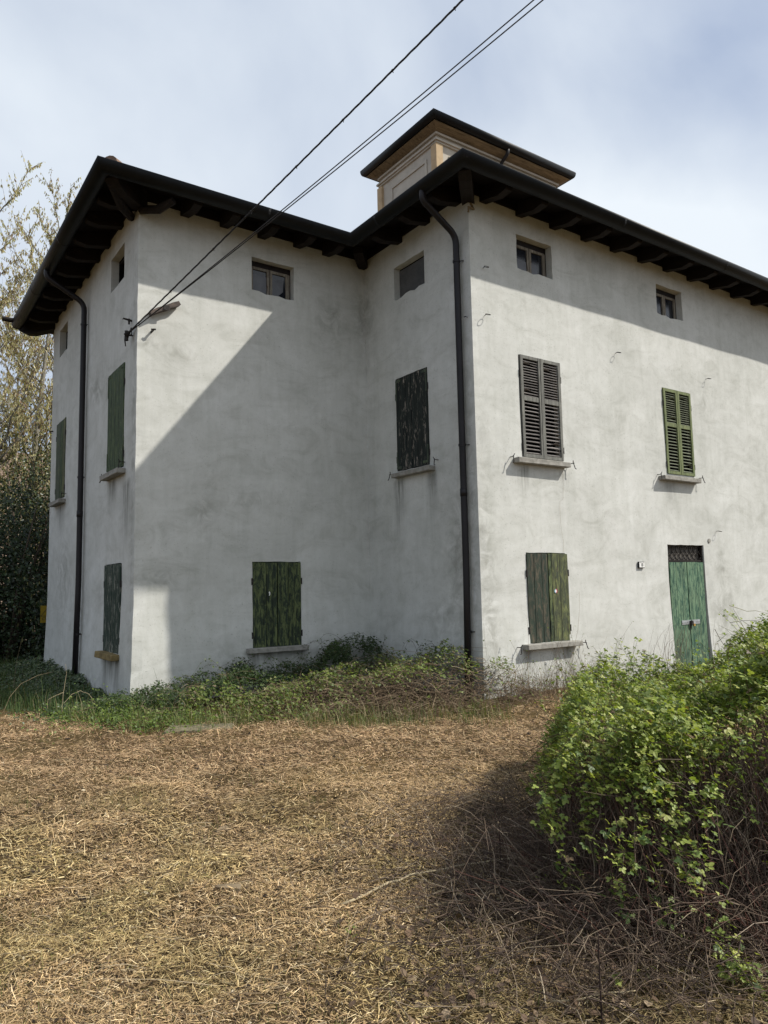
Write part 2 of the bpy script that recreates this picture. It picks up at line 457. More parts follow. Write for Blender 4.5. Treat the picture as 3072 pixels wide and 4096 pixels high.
# ------------------------------------------------------------------ ground
def make_ground():
    xs = np.concatenate([[-400, -200, -100, -60, -35, -22], np.arange(-14, 20.01, 0.25), [24, 35, 60, 100, 200, 400]])
    ys = np.concatenate([[-400, -200, -100, -60, -35, -22], np.arange(-14, 10.01, 0.25), [14, 22, 35, 60, 100, 200, 400]])
    X, Y = np.meshgrid(xs, ys); Z = ground_z(X, Y)
    V = np.stack([X, Y, Z], -1).reshape(-1, 3)
    nx, ny = len(xs), len(ys)
    i = np.arange(nx*ny).reshape(ny, nx)
    F = np.stack([i[:-1, :-1], i[:-1, 1:], i[1:, 1:], i[1:, :-1]], -1).reshape(-1, 4)
    m, nt, b = mat('earth_and_dry_thatch')
    v = mapping(nt)
    vv = mapping(nt, (1, 1, 1))
    a = noise(nt, v, 0.35, 6, 0.6, 0.5); f = noise(nt, vv, 14, 8, 0.7, 1.0); g = noise(nt, v, 60, 5, 0.7)
    c = ramp(nt, a, [(0.35, (0.075, 0.052, 0.030)), (0.6, (0.125, 0.092, 0.045))])
    c = mixc(nt, 0.8, c, ramp(nt, f, [(0.3, (0.35, 0.33, 0.3)), (0.6, (1.25, 1.2, 1.1))]), 'MULTIPLY')
    c = mixc(nt, 0.6, c, ramp(nt, g, [(0.35, (0.4, 0.4, 0.4)), (0.65, (1.5, 1.45, 1.3))]), 'MULTIPLY')
    nt.links.new(c, b.inputs['Base Color']); b.inputs['Roughness'].default_value = 0.95; b.inputs['Specular IOR Level'].default_value = 0.1
    bump(nt, b, mixc(nt, 0.5, f, g), 0.9, 0.03)
    o = np_mesh('ground', V, F, None, m, smooth=True)
    tag(o, kind='structure')
make_ground()

def make_hill():
    xs = np.arange(-70, 61, 2.0); ys = np.arange(17, 70, 1.5)
    X, Y = np.meshgrid(xs, ys)
    Z = 13.5*smooth01((Y-17)/38) + 0.6*vn(X, Y, 0.25, 2)*smooth01((Y-17)/6) - 0.15
    V = np.stack([X, Y, Z], -1).reshape(-1, 3); nx, ny = len(xs), len(ys)
    i = np.arange(nx*ny).reshape(ny, nx)
    F = np.stack([i[:-1, :-1], i[:-1, 1:], i[1:, 1:], i[1:, :-1]], -1).reshape(-1, 4)
    m, nt, b = mat('leaf_strewn_slope')
    v = mapping(nt)
    c = ramp(nt, noise(nt, v, 0.5, 9, 0.7, 0.6), [(0.32, (0.05, 0.045, 0.025)), (0.5, (0.17, 0.12, 0.085)), (0.7, (0.27, 0.20, 0.16))])
    c = mixc(nt, 0.8, c, ramp(nt, noise(nt, v, 5, 8, 0.7), [(0.3, (0.35, 0.35, 0.3)), (0.65, (1.3, 1.25, 1.2))]), 'MULTIPLY')
    nt.links.new(c, b.inputs['Base Color']); b.inputs['Roughness'].default_value = 0.95
    tag(np_mesh('hillside', V, F, None, m, smooth=True), kind='structure')
make_hill()

# ------------------------------------------------------------------ the house
house = empty('farmhouse')
tag(house, 'three storey grey plastered farmhouse with closed shutters and dark eaves', 'house')

FR = {'F': ((B, -CC, 0), 0.0), 'S': ((0, 0, 0), 0.0), 'P': ((B, 0, 0), -math.pi/2), 'L': ((0, 0, 0), -math.pi/2)}
def frame_mat(w):
    (x, y, z), r = FR[w]
    U = Vector((math.cos(r), math.sin(r), 0)); I = Vector((-math.sin(r), math.cos(r), 0))
    return Vector((x, y, z)), U, I
def flare(z):
    return 0.055*np.clip((1.7-z)/1.7, 0, 1)**1.3

# openings per wall: u0,u1,z0,z1,depth,kind
WIN = {
 'F': [('louvred', 5.341-B, 6.296-B, 3.766, 5.495), ('louvred', 9.251-B, 10.153-B, 3.772, 5.48), ('plank', 5.314-B, 6.272-B, 0.767, 2.213),
       ('attic', 5.384-B, 6.239-B, 6.966, 7.577), ('attic', 9.241-B, 10.095-B, 6.966, 7.577), ('door', 9.105-B, 10.318-B, 0.0, 2.40)],
 'S': [('attic', 1.948, 2.787, 6.90, 7.512), ('plank', 1.957, 2.869, 0.742, 2.178)],
 'P': [('attic', 0.995, 1.834, 6.891, 7.491), ('plank', 0.972, 1.873, 3.741, 5.422)],
 'L': [('attic', -1.621, -0.799, 6.978, 7.603), ('attic', -5.955, -5.131, 6.985, 7.60), ('plank', -1.615, -0.649, 3.745, 5.483),
       ('plank', -5.946, -5.05, 3.74, 5.456), ('plank', -1.644, -0.679, 0.734, 2.181)],
}
RANGE = {'F': (0.0, FX1-B), 'S': (0.0, B), 'P': (0.0, CC), 'L': (-DD, 0.0)}
# the neighbouring wall's normal at the low-u and high-u ends (for the thickened foot)
NB = {'F': (Vector((-1,0,0)), None), 'S': (Vector((-1,0,0)), Vector((-1,0,0))), 'P': (Vector((0,-1,0)), Vector((0,-1,0))), 'L': (None, Vector((0,-1,0)))}
STAIN = {  # drips under sills: u, z of sill bottom, width, length ; patches: u, z, ru, rz
 'F': ([(1.02, 3.62, .10, .5), (2.0, 3.62, .1, .35), (5.0, 3.6, .1, .5), (.95, .69, .08, .5), (1.85, .69, .08, .5)],
       [(6.6, 1.0, .5, .9), (1.6, .25, 1.6, .35), (.15, 1.0, .2, 3.5), (6.4, 5.4, .3, .25), (6.6, 2.0, .25, .35), (8.2, .4, 1.6, .5)]),
 'S': ([(1.95, .69, .08, .55), (2.86, .69, .12, .6), (2.3, .69, .25, .3)], [(1.1, 3.0, .16, .4), (1.9, 3.2, .5, .12), (.45, 1.9, .5, .15), (.2, 5.65, .3, .12), (.7, 5.55, .3, .12), (B, 6.9, .35, .9), (3.6, 6.7, .4, .4), (2.6, .5, 1.8, .3)]),
 'P': ([(.99, 3.6, .07, 1.3), (1.06, 3.6, .09, .8), (1.93, 3.6, .09, .8)], [(0, 6.9, .35, .9), (2.2, 1.15, .5, .3), (2.5, 2.2, .3, 1.2), (2.9, 3.2, .12, 3)]),
 'L': ([(-1.45, .66, .14, .9), (-.75, .66, .12, .9), (-1.1, .66, .3, .6), (-1.3, 3.58, .2, .6), (-.5, 3.5, .2, 1.2), (-5.4, 3.6, .3, .7)], [(-2.0, 1.7, .12, .2), (-.15, 4, .12, 4), (-2.4, 5.5, .8, .4), (-5, 2, .8, .9), (-3.5, 1.0, .6, .8)]),
}
for w, wins in WIN.items():
    o3, U, I = frame_mat(w)
    u0r, u1r = RANGE[w]
    us = set(np.round(np.linspace(u0r, u1r, int((u1r-u0r)/0.13)+1), 4).tolist())
    zs = set(np.round(np.linspace(0, ZT, int(ZT/0.13)+1), 4).tolist())
    def insert(S, v, tol=0.05):
        for q in [q for q in S if abs(q-v) < tol and q not in (u0r, u1r, 0.0, ZT)]: S.discard(q)
        S.add(round(v, 4))
    zs.add(-0.3)
    for k, a, b_, c_, d_ in wins:
        insert(us, a); insert(us, b_); insert(zs, d_)
        if c_ > 0.01: insert(zs, c_)
    us = sorted(us); zs = sorted(zs)
    fixed_u = {round(q, 4) for k, a, b_, c_, d_ in wins for q in (a, b_)}
    def P(iu, iz, depth=0.0, rough=True):
        u, z = us[iu], zs[iz]
        p = o3 + U*u + Vector((0, 0, z))
        f = float(flare(max(z, 0)))
        off = -f
        h = 0.5+0.5*math.sin(u*37.7+z*91.3+5*math.sin(z*13+u*7))
        if depth == 0 and 0 < iu < len(us)-1:
            off += 0.006*math.sin(u*2.1+z*1.3+1)*math.sin(u*0.8-z*2.2)
        p = p + I*(off + depth)
        cz_ = .004*math.sin(z*7.3)+.003*math.sin(z*19.1+1)
        for end_, nb_ in ((0, NB[w][0]), (len(us)-1, NB[w][1])):
            if iu == end_ and nb_ is not None: p = p + (nb_-I)*cz_
        if iu == 0 and NB[w][0] is not None: p = p + NB[w][0]*f
        if iu == len(us)-1 and NB[w][1] is not None: p = p + NB[w][1]*f
        # ragged plaster round openings
        if rough and depth < 0.02:
            for k, a, b_, c_, d_ in wins:
                amp = 0.012 if k == 'attic' else 0.006
                onu = abs(u-a) < 1e-3 or abs(u-b_) < 1e-3; onz = abs(z-c_) < 1e-3 or abs(z-d_) < 1e-3
                if onz and a-1e-3 <= u <= b_+1e-3: p = p + Vector((0, 0, 1))*(h-0.5)*2*amp*(1.6 if abs(z-c_) < 1e-3 and k == 'attic' else 0.6)
                if onu and c_-1e-3 <= z <= d_+1e-3: p = p + U*(h-0.5)*2*amp*0.6
        return p
    nu, nz = len(us), len(zs)
    V = [tuple(P(i, j)) for j in range(nz) for i in range(nu)]
    F, MI = [], []
    def in_hole(i, j):
        uc, zc = (us[i]+us[i+1])/2, (zs[j]+zs[j+1])/2
        for t, (k, a, b_, c_, d_) in enumerate(wins):
            if a < uc < b_ and (c_ if c_ > .01 else -1) < zc < d_: return t
        return -1
    H = [[in_hole(i, j) for i in range(nu-1)] for j in range(nz-1)]
    for j in range(nz-1):
        for i in range(nu-1):
            if H[j][i] < 0:
                F.append((j*nu+i, j*nu+i+1, (j+1)*nu+i+1, (j+1)*nu+i)); MI.append(0)
    def strip(pa, pb, pc, pd, mi):
        n = len(V); V.extend([tuple(pa), tuple(pb), tuple(pc), tuple(pd)]); F.append((n, n+1, n+2, n+3)); MI.append(mi)
    for j in range(nz-1):
        for i in range(nu-1):
            t = H[j][i]
            if t < 0: continue
            kind = wins[t][0]; dr = (0.14 if w == 'L' else 0.135) if kind == 'attic' else 0.10; dk = 0.75 if kind == 'attic' else 0.16
            for (di, dj, A, Bq) in ((-1, 0, (i, j+1), (i, j)), (1, 0, (i+1, j), (i+1, j+1)), (0, -1, (i, j), (i+1, j)), (0, 1, (i+1, j+1), (i, j+1))):
                ii, jj = i+di, j+dj
                if 0 <= ii < nu-1 and 0 <= jj < nz-1 and H[jj][ii] == t: continue
                strip(P(*A), P(*Bq), P(*Bq, dr), P(*A, dr), 0)
                strip(P(*A, dr), P(*Bq, dr), P(*Bq, dk), P(*A, dk), 1)
            strip(P(i, j, dk), P(i+1, j, dk), P(i+1, j+1, dk), P(i, j+1, dk), 1)
    me = bpy.data.meshes.new('wall')
    me.from_pydata(V, [], F)
    me.materials.append(MAT['plaster']); me.materials.append(MAT['dark'])
    me.polygons.foreach_set('material_index', MI)
    # dirt weights
    VV = np.array(V); D = VV - np.array(o3); uu = D @ np.array(U); zz = VV[:, 2]
    drip = np.zeros(len(V)); patch = np.zeros(len(V))
    for (a, zt, wd, ln) in STAIN[w][0]:
        drip = np.maximum(drip, np.exp(-((uu-a)/wd)**2)*np.clip(1-(zt-zz)/ln, 0, 1)*(zz < zt+.03))
    for (a, zc, ru, rz) in STAIN[w][1]:
        patch = np.maximum(patch, 0.75*np.exp(-((uu-a)/ru)**2-((zz-zc)/rz)**2))
    patch = np.maximum(patch, 0.45*np.clip(1-zz/0.9, 0, 1))
    at = me.color_attributes.new('tint', 'FLOAT_COLOR', 'POINT')
    c4 = np.zeros((len(V), 4), np.float32); c4[:, 0] = drip*1.0; c4[:, 1] = patch; c4[:, 3] = 1
    at.data.foreach_set('color', c4.ravel())
    me.update()
    link('wall', me, house)
# back and right-hand walls, never seen from here but they close the house
mb = MB()
mb.quad((0, DD, -.3), (0, DD, ZT), (WX1, DD, ZT), (WX1, DD, -.3))
mb.quad((WX1, DD, -.3), (WX1, DD, ZT), (WX1, 0, ZT), (WX1, 0, -.3))
mb.quad((WX1, 0, -.3), (WX1, 0, ZT), (FX1, 0, ZT), (FX1, 0, -.3))
mb.quad((FX1, 0, -.3), (FX1, 0, ZT), (FX1, -CC, ZT), (FX1, -CC, -.3))
build('wall', mb, MAT['plaster'], house)

def wpos(w, u, out_, z):
    o3, U, I = frame_mat(w)
    return o3 + U*u - I*out_ + Vector((0, 0, z))
def wrot(w): return FR[w][1]

# hairline crack between the two front shutters
mb = MB()
cp = [(6.265, 3.60), (6.27, 3.45), (6.262, 3.3), (6.235, 3.12), (6.16, 3.08), (6.15, 2.95), (6.155, 2.75), (6.165, 2.6), (6.185, 2.48), (6.205, 2.42), (6.20, 2.22)]
for (xa, za), (xb, zb) in zip(cp, cp[1:]):
    mb.quad((xa, -CC-.010, za), (xa+.0035, -CC-.010, za), (xb+.0035, -CC-.010, zb), (xb, -CC-.010, zb))
build('plaster_crack', mb, MAT['oldstick'], house)

# ------------------------------------------------------------------ sills, shutters
def sill(w, u0, u1, z, key='sill', proj=.14, th=.085):
    f = float(flare(z))
    mb = MB(); mb.box(0, -proj-f, -th, u1-u0, .09, 0, j=.006)
    build('window_sill', mb, MAT[key], house, wpos(w, u0, 0, z), wrot(w), bevel=.008)

def stay(w, u, z, flip=1, s=1.0, L=.10):
    """bent iron shutter stay beside a sill"""
    mb = MB()
    mb.tube([(0, .02, 0), (0, -.09*s, .0), (.015*flip, -.10*s, -.005)], .007, 6)
    mb.tube([(.005*flip, -.085*s, .015), (.02*flip, -.11*s, -L*.9), (.045*flip, -.11*s, -L)], .008, 6)
    mb.tube([(.004*flip, -.085*s, 0), (-.012*flip, -.10*s, .045)], .007, 6)
    build('shutter_stay', mb, MAT['iron'], house, wpos(w, u, float(flare(z)), z), wrot(w))

def hinge(par, x, z, side):
    mb = MB(); mb.box(x-.012*(1 if side > 0 else 1), -.028, z-.045, x+.012, .0, z+.045, j=.002)
    mb.tube([(x+side*.012, -.02, z-.055), (x+side*.012, -.02, z+.055)], .011, 6)
    mb.box(min(x, x-side*.10), -.012, z-.016, max(x, x-side*.10), -.006, z+.016)
    build('hinge', mb, MAT['iron'], par)

_plank_mesh = {}
def plank_mesh(wd, h, mt, seed):
    key = (round(wd, 3), round(h, 2), mt.name, seed % 3)
    if key not in _plank_mesh:
        r = random.Random(hash(key) & 0xffff)
        mb = MB(); n = 7; g = .004
        pts = []
        for k in range(n):
            z = h*k/(n-1)
            e0 = r.uniform(-.0025, .0025); e1 = r.uniform(-.0025, .0025)
            if k in (0, n-1): z += 0
            pts.append((z, g+e0, wd-g+e1))
        zl = [r.uniform(-.006, .006) for _ in range(4)]
        def row(k): return pts[k]
        for k in range(n-1):
            z0, a0, b0 = row(k); z1, a1, b1 = row(k+1)
            if k == 0: za, zb = z0+zl[0], z0+zl[1]
            else: za = zb = z0
            if k == n-2: zc, zd = z1+zl[2], z1+zl[3]
            else: zc = zd = z1
            mb.quad((a0, -.026, za), (b0, -.026, zb), (b1, -.026, zd), (a1, -.026, zc))
            mb.quad((a0, 0, za), (a0, -.026, za), (a1, -.026, zc), (a1, 0, zc))
            mb.quad((b0, -.026, zb), (b0, 0, zb), (b1, 0, zd), (b1, -.026, zd))
        z0, a0, b0 = row(0); mb.quad((a0, 0, z0), (b0, 0, z0), (b0, -.026, z0+zl[1]), (a0, -.026, z0+zl[0]))
        z1, a1, b1 = row(n-1); mb.quad((a1, -.026, z1+zl[2]), (b1, -.026, z1+zl[3]), (b1, 0, z1), (a1, 0, z1))
        _plank_mesh[key] = mb.mesh('plank', [mt])
    return _plank_mesh[key]

def plank_shutter(w, u0, u1, z0, z1, mats, widths=((.5, .5), (.5, .5)), gap=.012, batten=None, seed=0):
    f = float(flare((z0+z1)/2))
    wd = (u1-u0-gap)/2; H_ = z1-z0-.02
    for s in (0, 1):
        ua = u0 + s*(wd+gap)
        leaf = MB(); leaf.box(.006, .003, .02, wd-.006, .028, H_-.02, 0)
        for zz in (.22, H_-.3): leaf.box(.03, .028, zz, wd-.03, .05, zz+.09, 0)
        L = build('shutter_leaf', leaf, MAT['dark'], house, wpos(w, ua, f-.008, z0+.006), wrot(w))
        tot = sum(widths[s]); x = 0.0
        for k, q in enumerate(widths[s]):
            pw = wd*q/tot
            p = link('plank', plank_mesh(pw, H_, mats[s][k % len(mats[s])], seed+k+s), L, (x, random.uniform(-.002, .002), 0))
            x += pw
        sd_ = -1 if s == 0 else 1
        ex = 0 if s == 0 else wd
        for zz in (.20, H_-.32): hinge(L, ex, zz, sd_)
        if batten is not None:
            bx = (.0, .035) if s == 0 else (wd-.035, wd)
            for zz, za, zb in ((.03, .08, .34), (H_-.07, H_-.40, H_-.075)):
                mb = MB(); mb.box(ex if s == 0 else ex-.15, -.034, zz, ex+.15 if s == 0 else ex, -.0275, zz+.045)
                build('corner_strap', mb, batten, L)
                mb = MB(); mb.box(bx[0], -.033, za, bx[1], -.0272, zb); build('corner_strap', mb, batten, L)

plank_shutter('S', 1.957, 2.869, .742, 2.178, [[SH['olive']], [SH['olive']]], ((.55, .45), (.46, .54)), gap=.010, seed=1)
plank_shutter('F', 5.314-B, 6.272-B, .767, 2.213, [[SH['bare_dark']], [SH['olive'], SH['lime'], SH['lime']]], ((.32, .38, .30), (.16, .40, .44)), gap=.018, seed=2)
plank_shutter('P', .972, 1.873, 3.741, 5.422, [[SH['black_green']], [SH['black_green']]], ((.30, .36, .34), (.34, .66)), batten=SH['grey_green'], seed=3)
plank_shutter('L', -1.615, -.649, 3.745, 5.483, [[SH['mid_green']], [SH['mid_green']]], ((.5, .5), (.45, .55)), batten=SH['mid_green'], seed=4)
plank_shutter('L', -5.946, -5.05, 3.74, 5.456, [[SH['grey_green']], [SH['mid_green'], SH['lime']]], ((.5, .5), (.5, .5)), seed=5)
plank_shutter('L', -1.644, -.679, .734, 2.181, [[SH['dark_green']], [SH['dark_green']]], ((.5, .5), (.5, .5)), seed=6)

sill('F', 5.104-B, 6.335-B, 3.735); sill('F', 8.968-B, 10.18-B, 3.715); sill('F', 5.13-B, 6.40-B, .765)
sill('S', 1.834, 2.93, .745); sill('P', .93, 2.01, 3.70)
sill('L', -1.50-.1, -.55, 3.70); sill('L', -5.98, -4.95, 3.69); sill('L', -1.66, -.62, .735, 'sill_ochre', .13, .095)
for w, u, z, fl in (('F', 5.04-B, 3.74, -1), ('F', 6.45-B, 3.74, 1), ('F', 8.93-B, 3.73, -1), ('F', 10.30-B, 3.75, 1), ('F', 5.02-B, .73, -1), ('F', 6.52-B, .72, 1),
                   ('P', .85, 3.70, -1), ('P', 2.10, 3.78, 1), ('L', -1.66, 3.70, -1), ('L', -.58, 3.80, 1), ('L', -6.05, 3.70, -1), ('L', -4.9, 3.79, 1)):
    stay(w, u, z, fl)

# sticker and a chip of paper on two shutters
mb = MB(); n = 14
for mi, (r0, r1_, a0, a1) in enumerate(((.0, .019, 0, 1), (.021, .034, 0, .5), (.021, .034, .5, 1))):
    for k in range(n):
        q0 = 2*math.pi*(a0+(a1-a0)*k/n)+1.57; q1 = 2*math.pi*(a0+(a1-a0)*(k+1)/n)+1.57
        mb.quad((r0*math.cos(q0), 0, r0*math.sin(q0)), (r1_*math.cos(q0), 0, r1_*math.sin(q0)), (r1_*math.cos(q1), 0, r1_*math.sin(q1)), (r0*math.cos(q1), 0, r0*math.sin(q1)), mi)
mb.f = [f[::-1] for f in mb.f]
mt_r = M_plain('sticker_red', (0.55, 0.09, 0.12), 0.5, var=.1, bmp=0); mt_b = M_plain('sticker_blue', (0.25, 0.45, 0.55), 0.5, var=.1, bmp=0)
o = build('round_sticker', mb, [MAT['white'], mt_b, mt_r], house, wpos('F', 5.945-B, float(flare(1.5))+.028, 1.585), 0)
tag(o, 'small round white, red and blue sticker')
mb = MB(); mb.poly([(0, 0, 0), (.02, 0, .01), (.024, 0, .05), (.01, 0, .075), (-.006, 0, .06), (.006, 0, .03)])
build('paper_scrap', mb, MAT['white'], house, wpos('S', 2.235, .058, 1.60), 0)

# louvred shutters
def louvred(w, u0, u1, z0, z1, rail, slatm, broken, ns=14, gap=.008):
    wd = (u1-u0-gap)/2; H_ = z1-z0-.02; fr = .055; mid = .075
    zm = H_*.555
    half = MB(); ww = wd-2*fr
    sp_hi = (H_-fr-(zm+mid)) / ns; sp_lo = (zm-fr)/ns
    def slat_mesh(bite=None):
        mb = MB(); n = 6
        r = random.Random(7 if bite is None else int(bite*100))
        for k in range(n):
            xa, xb = ww*k/n, ww*(k+1)/n
            def drop(x): return 0.0 if bite is None else .034*math.exp(-((x/ww-bite)/.20)**2)
            lo = lambda x: -.0165 + drop(x)*1.25
            ea, eb = r.uniform(-.0015, .0015), r.uniform(-.0015, .0015)
            A = [(xa, -.019, lo(xa)+ea), (xb, -.019, lo(xb)+ea), (xb, .020, .011-drop(xb)*.3), (xa, .020, .011-drop(xa)*.3)]
            mb.quad(*A)
            Bq = [(x, y+.004, z-.009) for x, y, z in A]
            mb.quad(*Bq[::-1]); mb.quad(A[0], Bq[0], Bq[1], A[1]); mb.quad(A[3], A[2], Bq[2], Bq[3])
        return mb.mesh('slat', [slatm])
    good = slat_mesh(); bad = {}
    for s in (0, 1):
        ua = u0+s*(wd+gap)
        L = MB()
        L.box(0, -.03, 0, fr, .012, H_, j=.0015); L.box(wd-fr, -.03, 0, wd, .012, H_, j=.0015)
        L.box(fr+.001, -.028, 0, wd-fr-.001, .012, fr, j=.0015); L.box(fr+.001, -.028, H_-fr, wd-fr-.001, .012, H_, j=.0015)
        L.box(fr+.001, -.022, zm, wd-fr-.001, .010, zm+mid, j=.001)
        lf = build('louvred_shutter_leaf', L, [rail], house, wpos(w, ua, -.004, z0+.006), wrot(w))
        for part, (zb, spc) in enumerate(((fr, sp_lo), (zm+mid, sp_hi))):
            for k in range(ns):
                key = (s, part, k)
                me = good
                if key in broken:
                    b_ = broken[key]
                    me = bad.setdefault(b_, slat_mesh(b_))
                sl = link('slat', me, lf, (fr, random.uniform(-.0015, .0015), zb+spc*(k+.5)))
                sl.rotation_euler = (random.uniform(-.05, .05), random.uniform(-.012, .012), 0)
        ex = 0 if s == 0 else wd
        for zz in (.18, H_-.30): hinge(lf, ex, zz, -1 if s == 0 else 1)
        if s == 1:
            mb = MB(); mb.box(-.018, -.036, .0, .012, -.031, H_, j=.001)
            build('cover_strip', mb, rail, lf)
louvred('F', 5.341-B, 6.296-B, 3.766, 5.495, SH['grey_rail'], SH['grey'], {(0, 1, 12): .25, (0, 1, 2): .2, (1, 1, 11): .2, (1, 0, 3): .7})
louvred('F', 9.251-B, 10.153-B, 3.772, 5.48, SH['lime_rail'], SH['green_slat'], {(0, 1, 11): .7, (0, 1, 2): .65, (1, 1, 12): .3, (1, 0, 2): .7})

# ------------------------------------------------------------------ attic windows
def attic(w, u0, u1, z0, z1, panes):
    f = .135; wd = u1-u0; h = z1-z0
    root = MB(); t = .05; top = h-.10
    root.box(0, 0, h-.10, wd, .06, h, 1, j=.002)                      # dark lintel board
    root.box(-.01, .004, -.01, .045, .055, h-.1, 0, j=.002); root.box(wd-.055, .004, -.01, wd-.012, .055, h-.1, 0, j=.004)
    F_ = build('window', root, [MAT['frame'], MAT['rafter']], house, wpos(w, u0, -f, z0), wrot(w))
    x0, x1 = .045, wd-.055; mx = (x0+x1)/2
    for s, (a, b_) in enumerate(((x0, mx-.006), (mx+.006, x1))):
        c = MB()
        c.box(a, -.012, -.01, a+.046, .03, top-.002, j=.002); c.box(b_-.046, -.012, -.01, b_, .03, top-.002, j=.002)
        c.box(a+.047, -.010, top-.05, b_-.047, .028, top-.002, j=.001); c.box(a+.047, -.010, -.01, b_-.047, .028, .04, j=.001)
        build('sash', c, MAT['frame'], F_)
        g = MB(); g.box(a+.044, .012, .035, b_-.044, .016, top-.045)
        build('pane', g, MAT['glass'], F_)
        for poly in panes[s]:
            p = MB(); p.prism([(a+.046+(b_-a-.092)*px, .04+(top-.09)*pz) for px, pz in poly][::-1], 1, .006, .009)
            p.v = [(x, y, z) for x, y, z in p.v]
            build('broken_pane', p, MAT['shard'], F_)
attic('S', 1.948, 2.787, 6.90, 7.512, ([[(0, 0), (1, 0), (1, .78), (0, .80)]], [[(0, 0), (.35, 0), (.82, .30), (.86, .80), (.50, .82), (.33, .70), (.02, .74)]]))
attic('F', 5.384-B, 6.239-B, 6.966, 7.577, ([[(0, 0), (1, 0), (.97, .52), (0, .56)]], [[(0, 0), (.56, 0), (.53, .52), (.02, .56)]]))
attic('F', 9.241-B, 10.095-B, 6.966, 7.577, ([[(0, 0), (.9, 0), (.85, .25), (.3, .2), (0, .3)], [(.3, .55), (.45, .5), (.5, .9), (.35, .95)]], [[(0, 0), (.25, 0), (.2, .15), (0, .18)]]))
# ribbed sheet closing the attic opening on the inner face
mb = MB(); wd, h = 1.834-.995, .60
nn = 60
for k in range(nn):
    xa, xb = wd*k/nn, wd*(k+1)/nn; ya, yb = (.006 if k % 2 else 0), (0 if k % 2 else .006)
    mb.quad((xa, ya, 0), (xb, yb, 0), (xb, yb, h-.03), (xa, ya, h-.03))
build('ribbed_panel', mb, MAT['ribbed'], house, wpos('P', .995, -.115, 6.888), wrot('P'))
# the side attic openings: bare reveals with remains of a frame
for (u0, u1) in ((-1.621, -.799), (-5.955, -5.131)):
    mb = MB(); mb.box(.003, 0, .56, .82, .05, .6, j=.003)
    if u0 < -3: mb.poly([(.60, .02, .15), (.66, .02, .10), (.72, .02, .18), (.75, .02, .40), (.70, .02, .38), (.71, .02, .28), (.64, .02, .24)])
    build('window', mb, MAT['rafter'], house, wpos('L', u0, -.15, 6.985), wrot('L'))

# ------------------------------------------------------------------ door
df = .0
dw = 1.213; dz = 2.075
wd = (dw-.10-.022)/2
mb = MB(); mb.box(-.0, .04, 0, .035, .10, 2.08, j=.003); mb.box(dw-.045, .03, 0, dw, .10, 2.40, j=.004); mb.box(.035, .035, dz, dw-.045, .10, dz+.035, j=.002)
dframe = build('door_frame', mb, MAT['rafter'], house, wpos('F', 9.105-B, 0, 0), 0)
for s in (0, 1):
    xa = .036+s*(wd+.022)
    mb = MB(); mb.box(.004, .003, .03, wd-.004, .03, dz-.03)
    D = build('door', mb, MAT['dark'], house, wpos('F', 9.105-B+xa, -.02, .01), 0)
    x = 0
    for k, q in enumerate((.36, .64) if s == 0 else (.62, .38)):
        pw = wd*q
        link('plank', plank_mesh(pw, dz-.02, SH['door'], k+s), D, (x, 0, 0)); x += pw
    mb = MB()
    if s == 0:
        mb.box(wd-.27, -.036, .865, wd+.02, -.027, .945, j=.001)
        for bx in (wd-.24, wd-.17, wd-.10): mb.tube([(bx, -.034, .905), (bx, -.048, .905)], .011, 7)
    else:
        mb.box(.05, -.036, .865, .30, -.027, .945, j=.001)
        for bx in (.20, .27): mb.tube([(bx, -.034, .905), (bx, -.048, .905)], .011, 7)
    build('hasp_plate', mb, MAT['zinc'], D)
    if s == 0:
        mb = MB(); mb.tube([(wd+.02, -.05, .93), (wd+.03, -.075, .90), (wd+.0, -.06, .86), (wd-.01, -.045, .80)], .012, 7); mb.box(wd-.02, -.075, .86, wd+.05, -.04, .93, j=.004)
        build('chain', mb, MAT['iron'], D)
        mb = MB(); mb.box(wd+.045, -.085, .83, wd+.095, -.055, .875, j=.003)
        build('padlock', mb, MAT['brass'], D)
# grille of waved iron above the door
gp = empty('door_grille', house, wpos('F', 9.105-B, -.05, dz+.035), 0)
mb = MB(); gw = dw-.06; gh = .29; ng = 8
gm = MB()
pts0 = [(.055*math.sin(math.pi*2*t/10), 0, gh*t/10) for t in range(11)]
gm.tube(pts0, .008, 6); bm1 = gm.mesh('bar', [MAT['iron']], True)
gm = MB(); gm.tube([(-x, y+.012, z) for x, y, z in pts0], .008, 6); bm2 = gm.mesh('bar', [MAT['iron']], True)
for k in range(ng):
    x = .06+gw*(k+.5)/ng-.03
    link('bar', bm1 if k % 2 else bm2, gp, (x, 0, 0)); link('bar', bm2 if k % 2 else bm1, gp, (x, .004, 0))
gm = MB(); gm.quad((.03, .045, 0), (dw-.05, .045, 0), (dw-.05, .045, gh), (.03, .045, gh))
build('backing_panel', gm, M_plain('grimy_fanlight', (0.10, 0.09, 0.078), 0.8, var=.6, scale=12), gp)

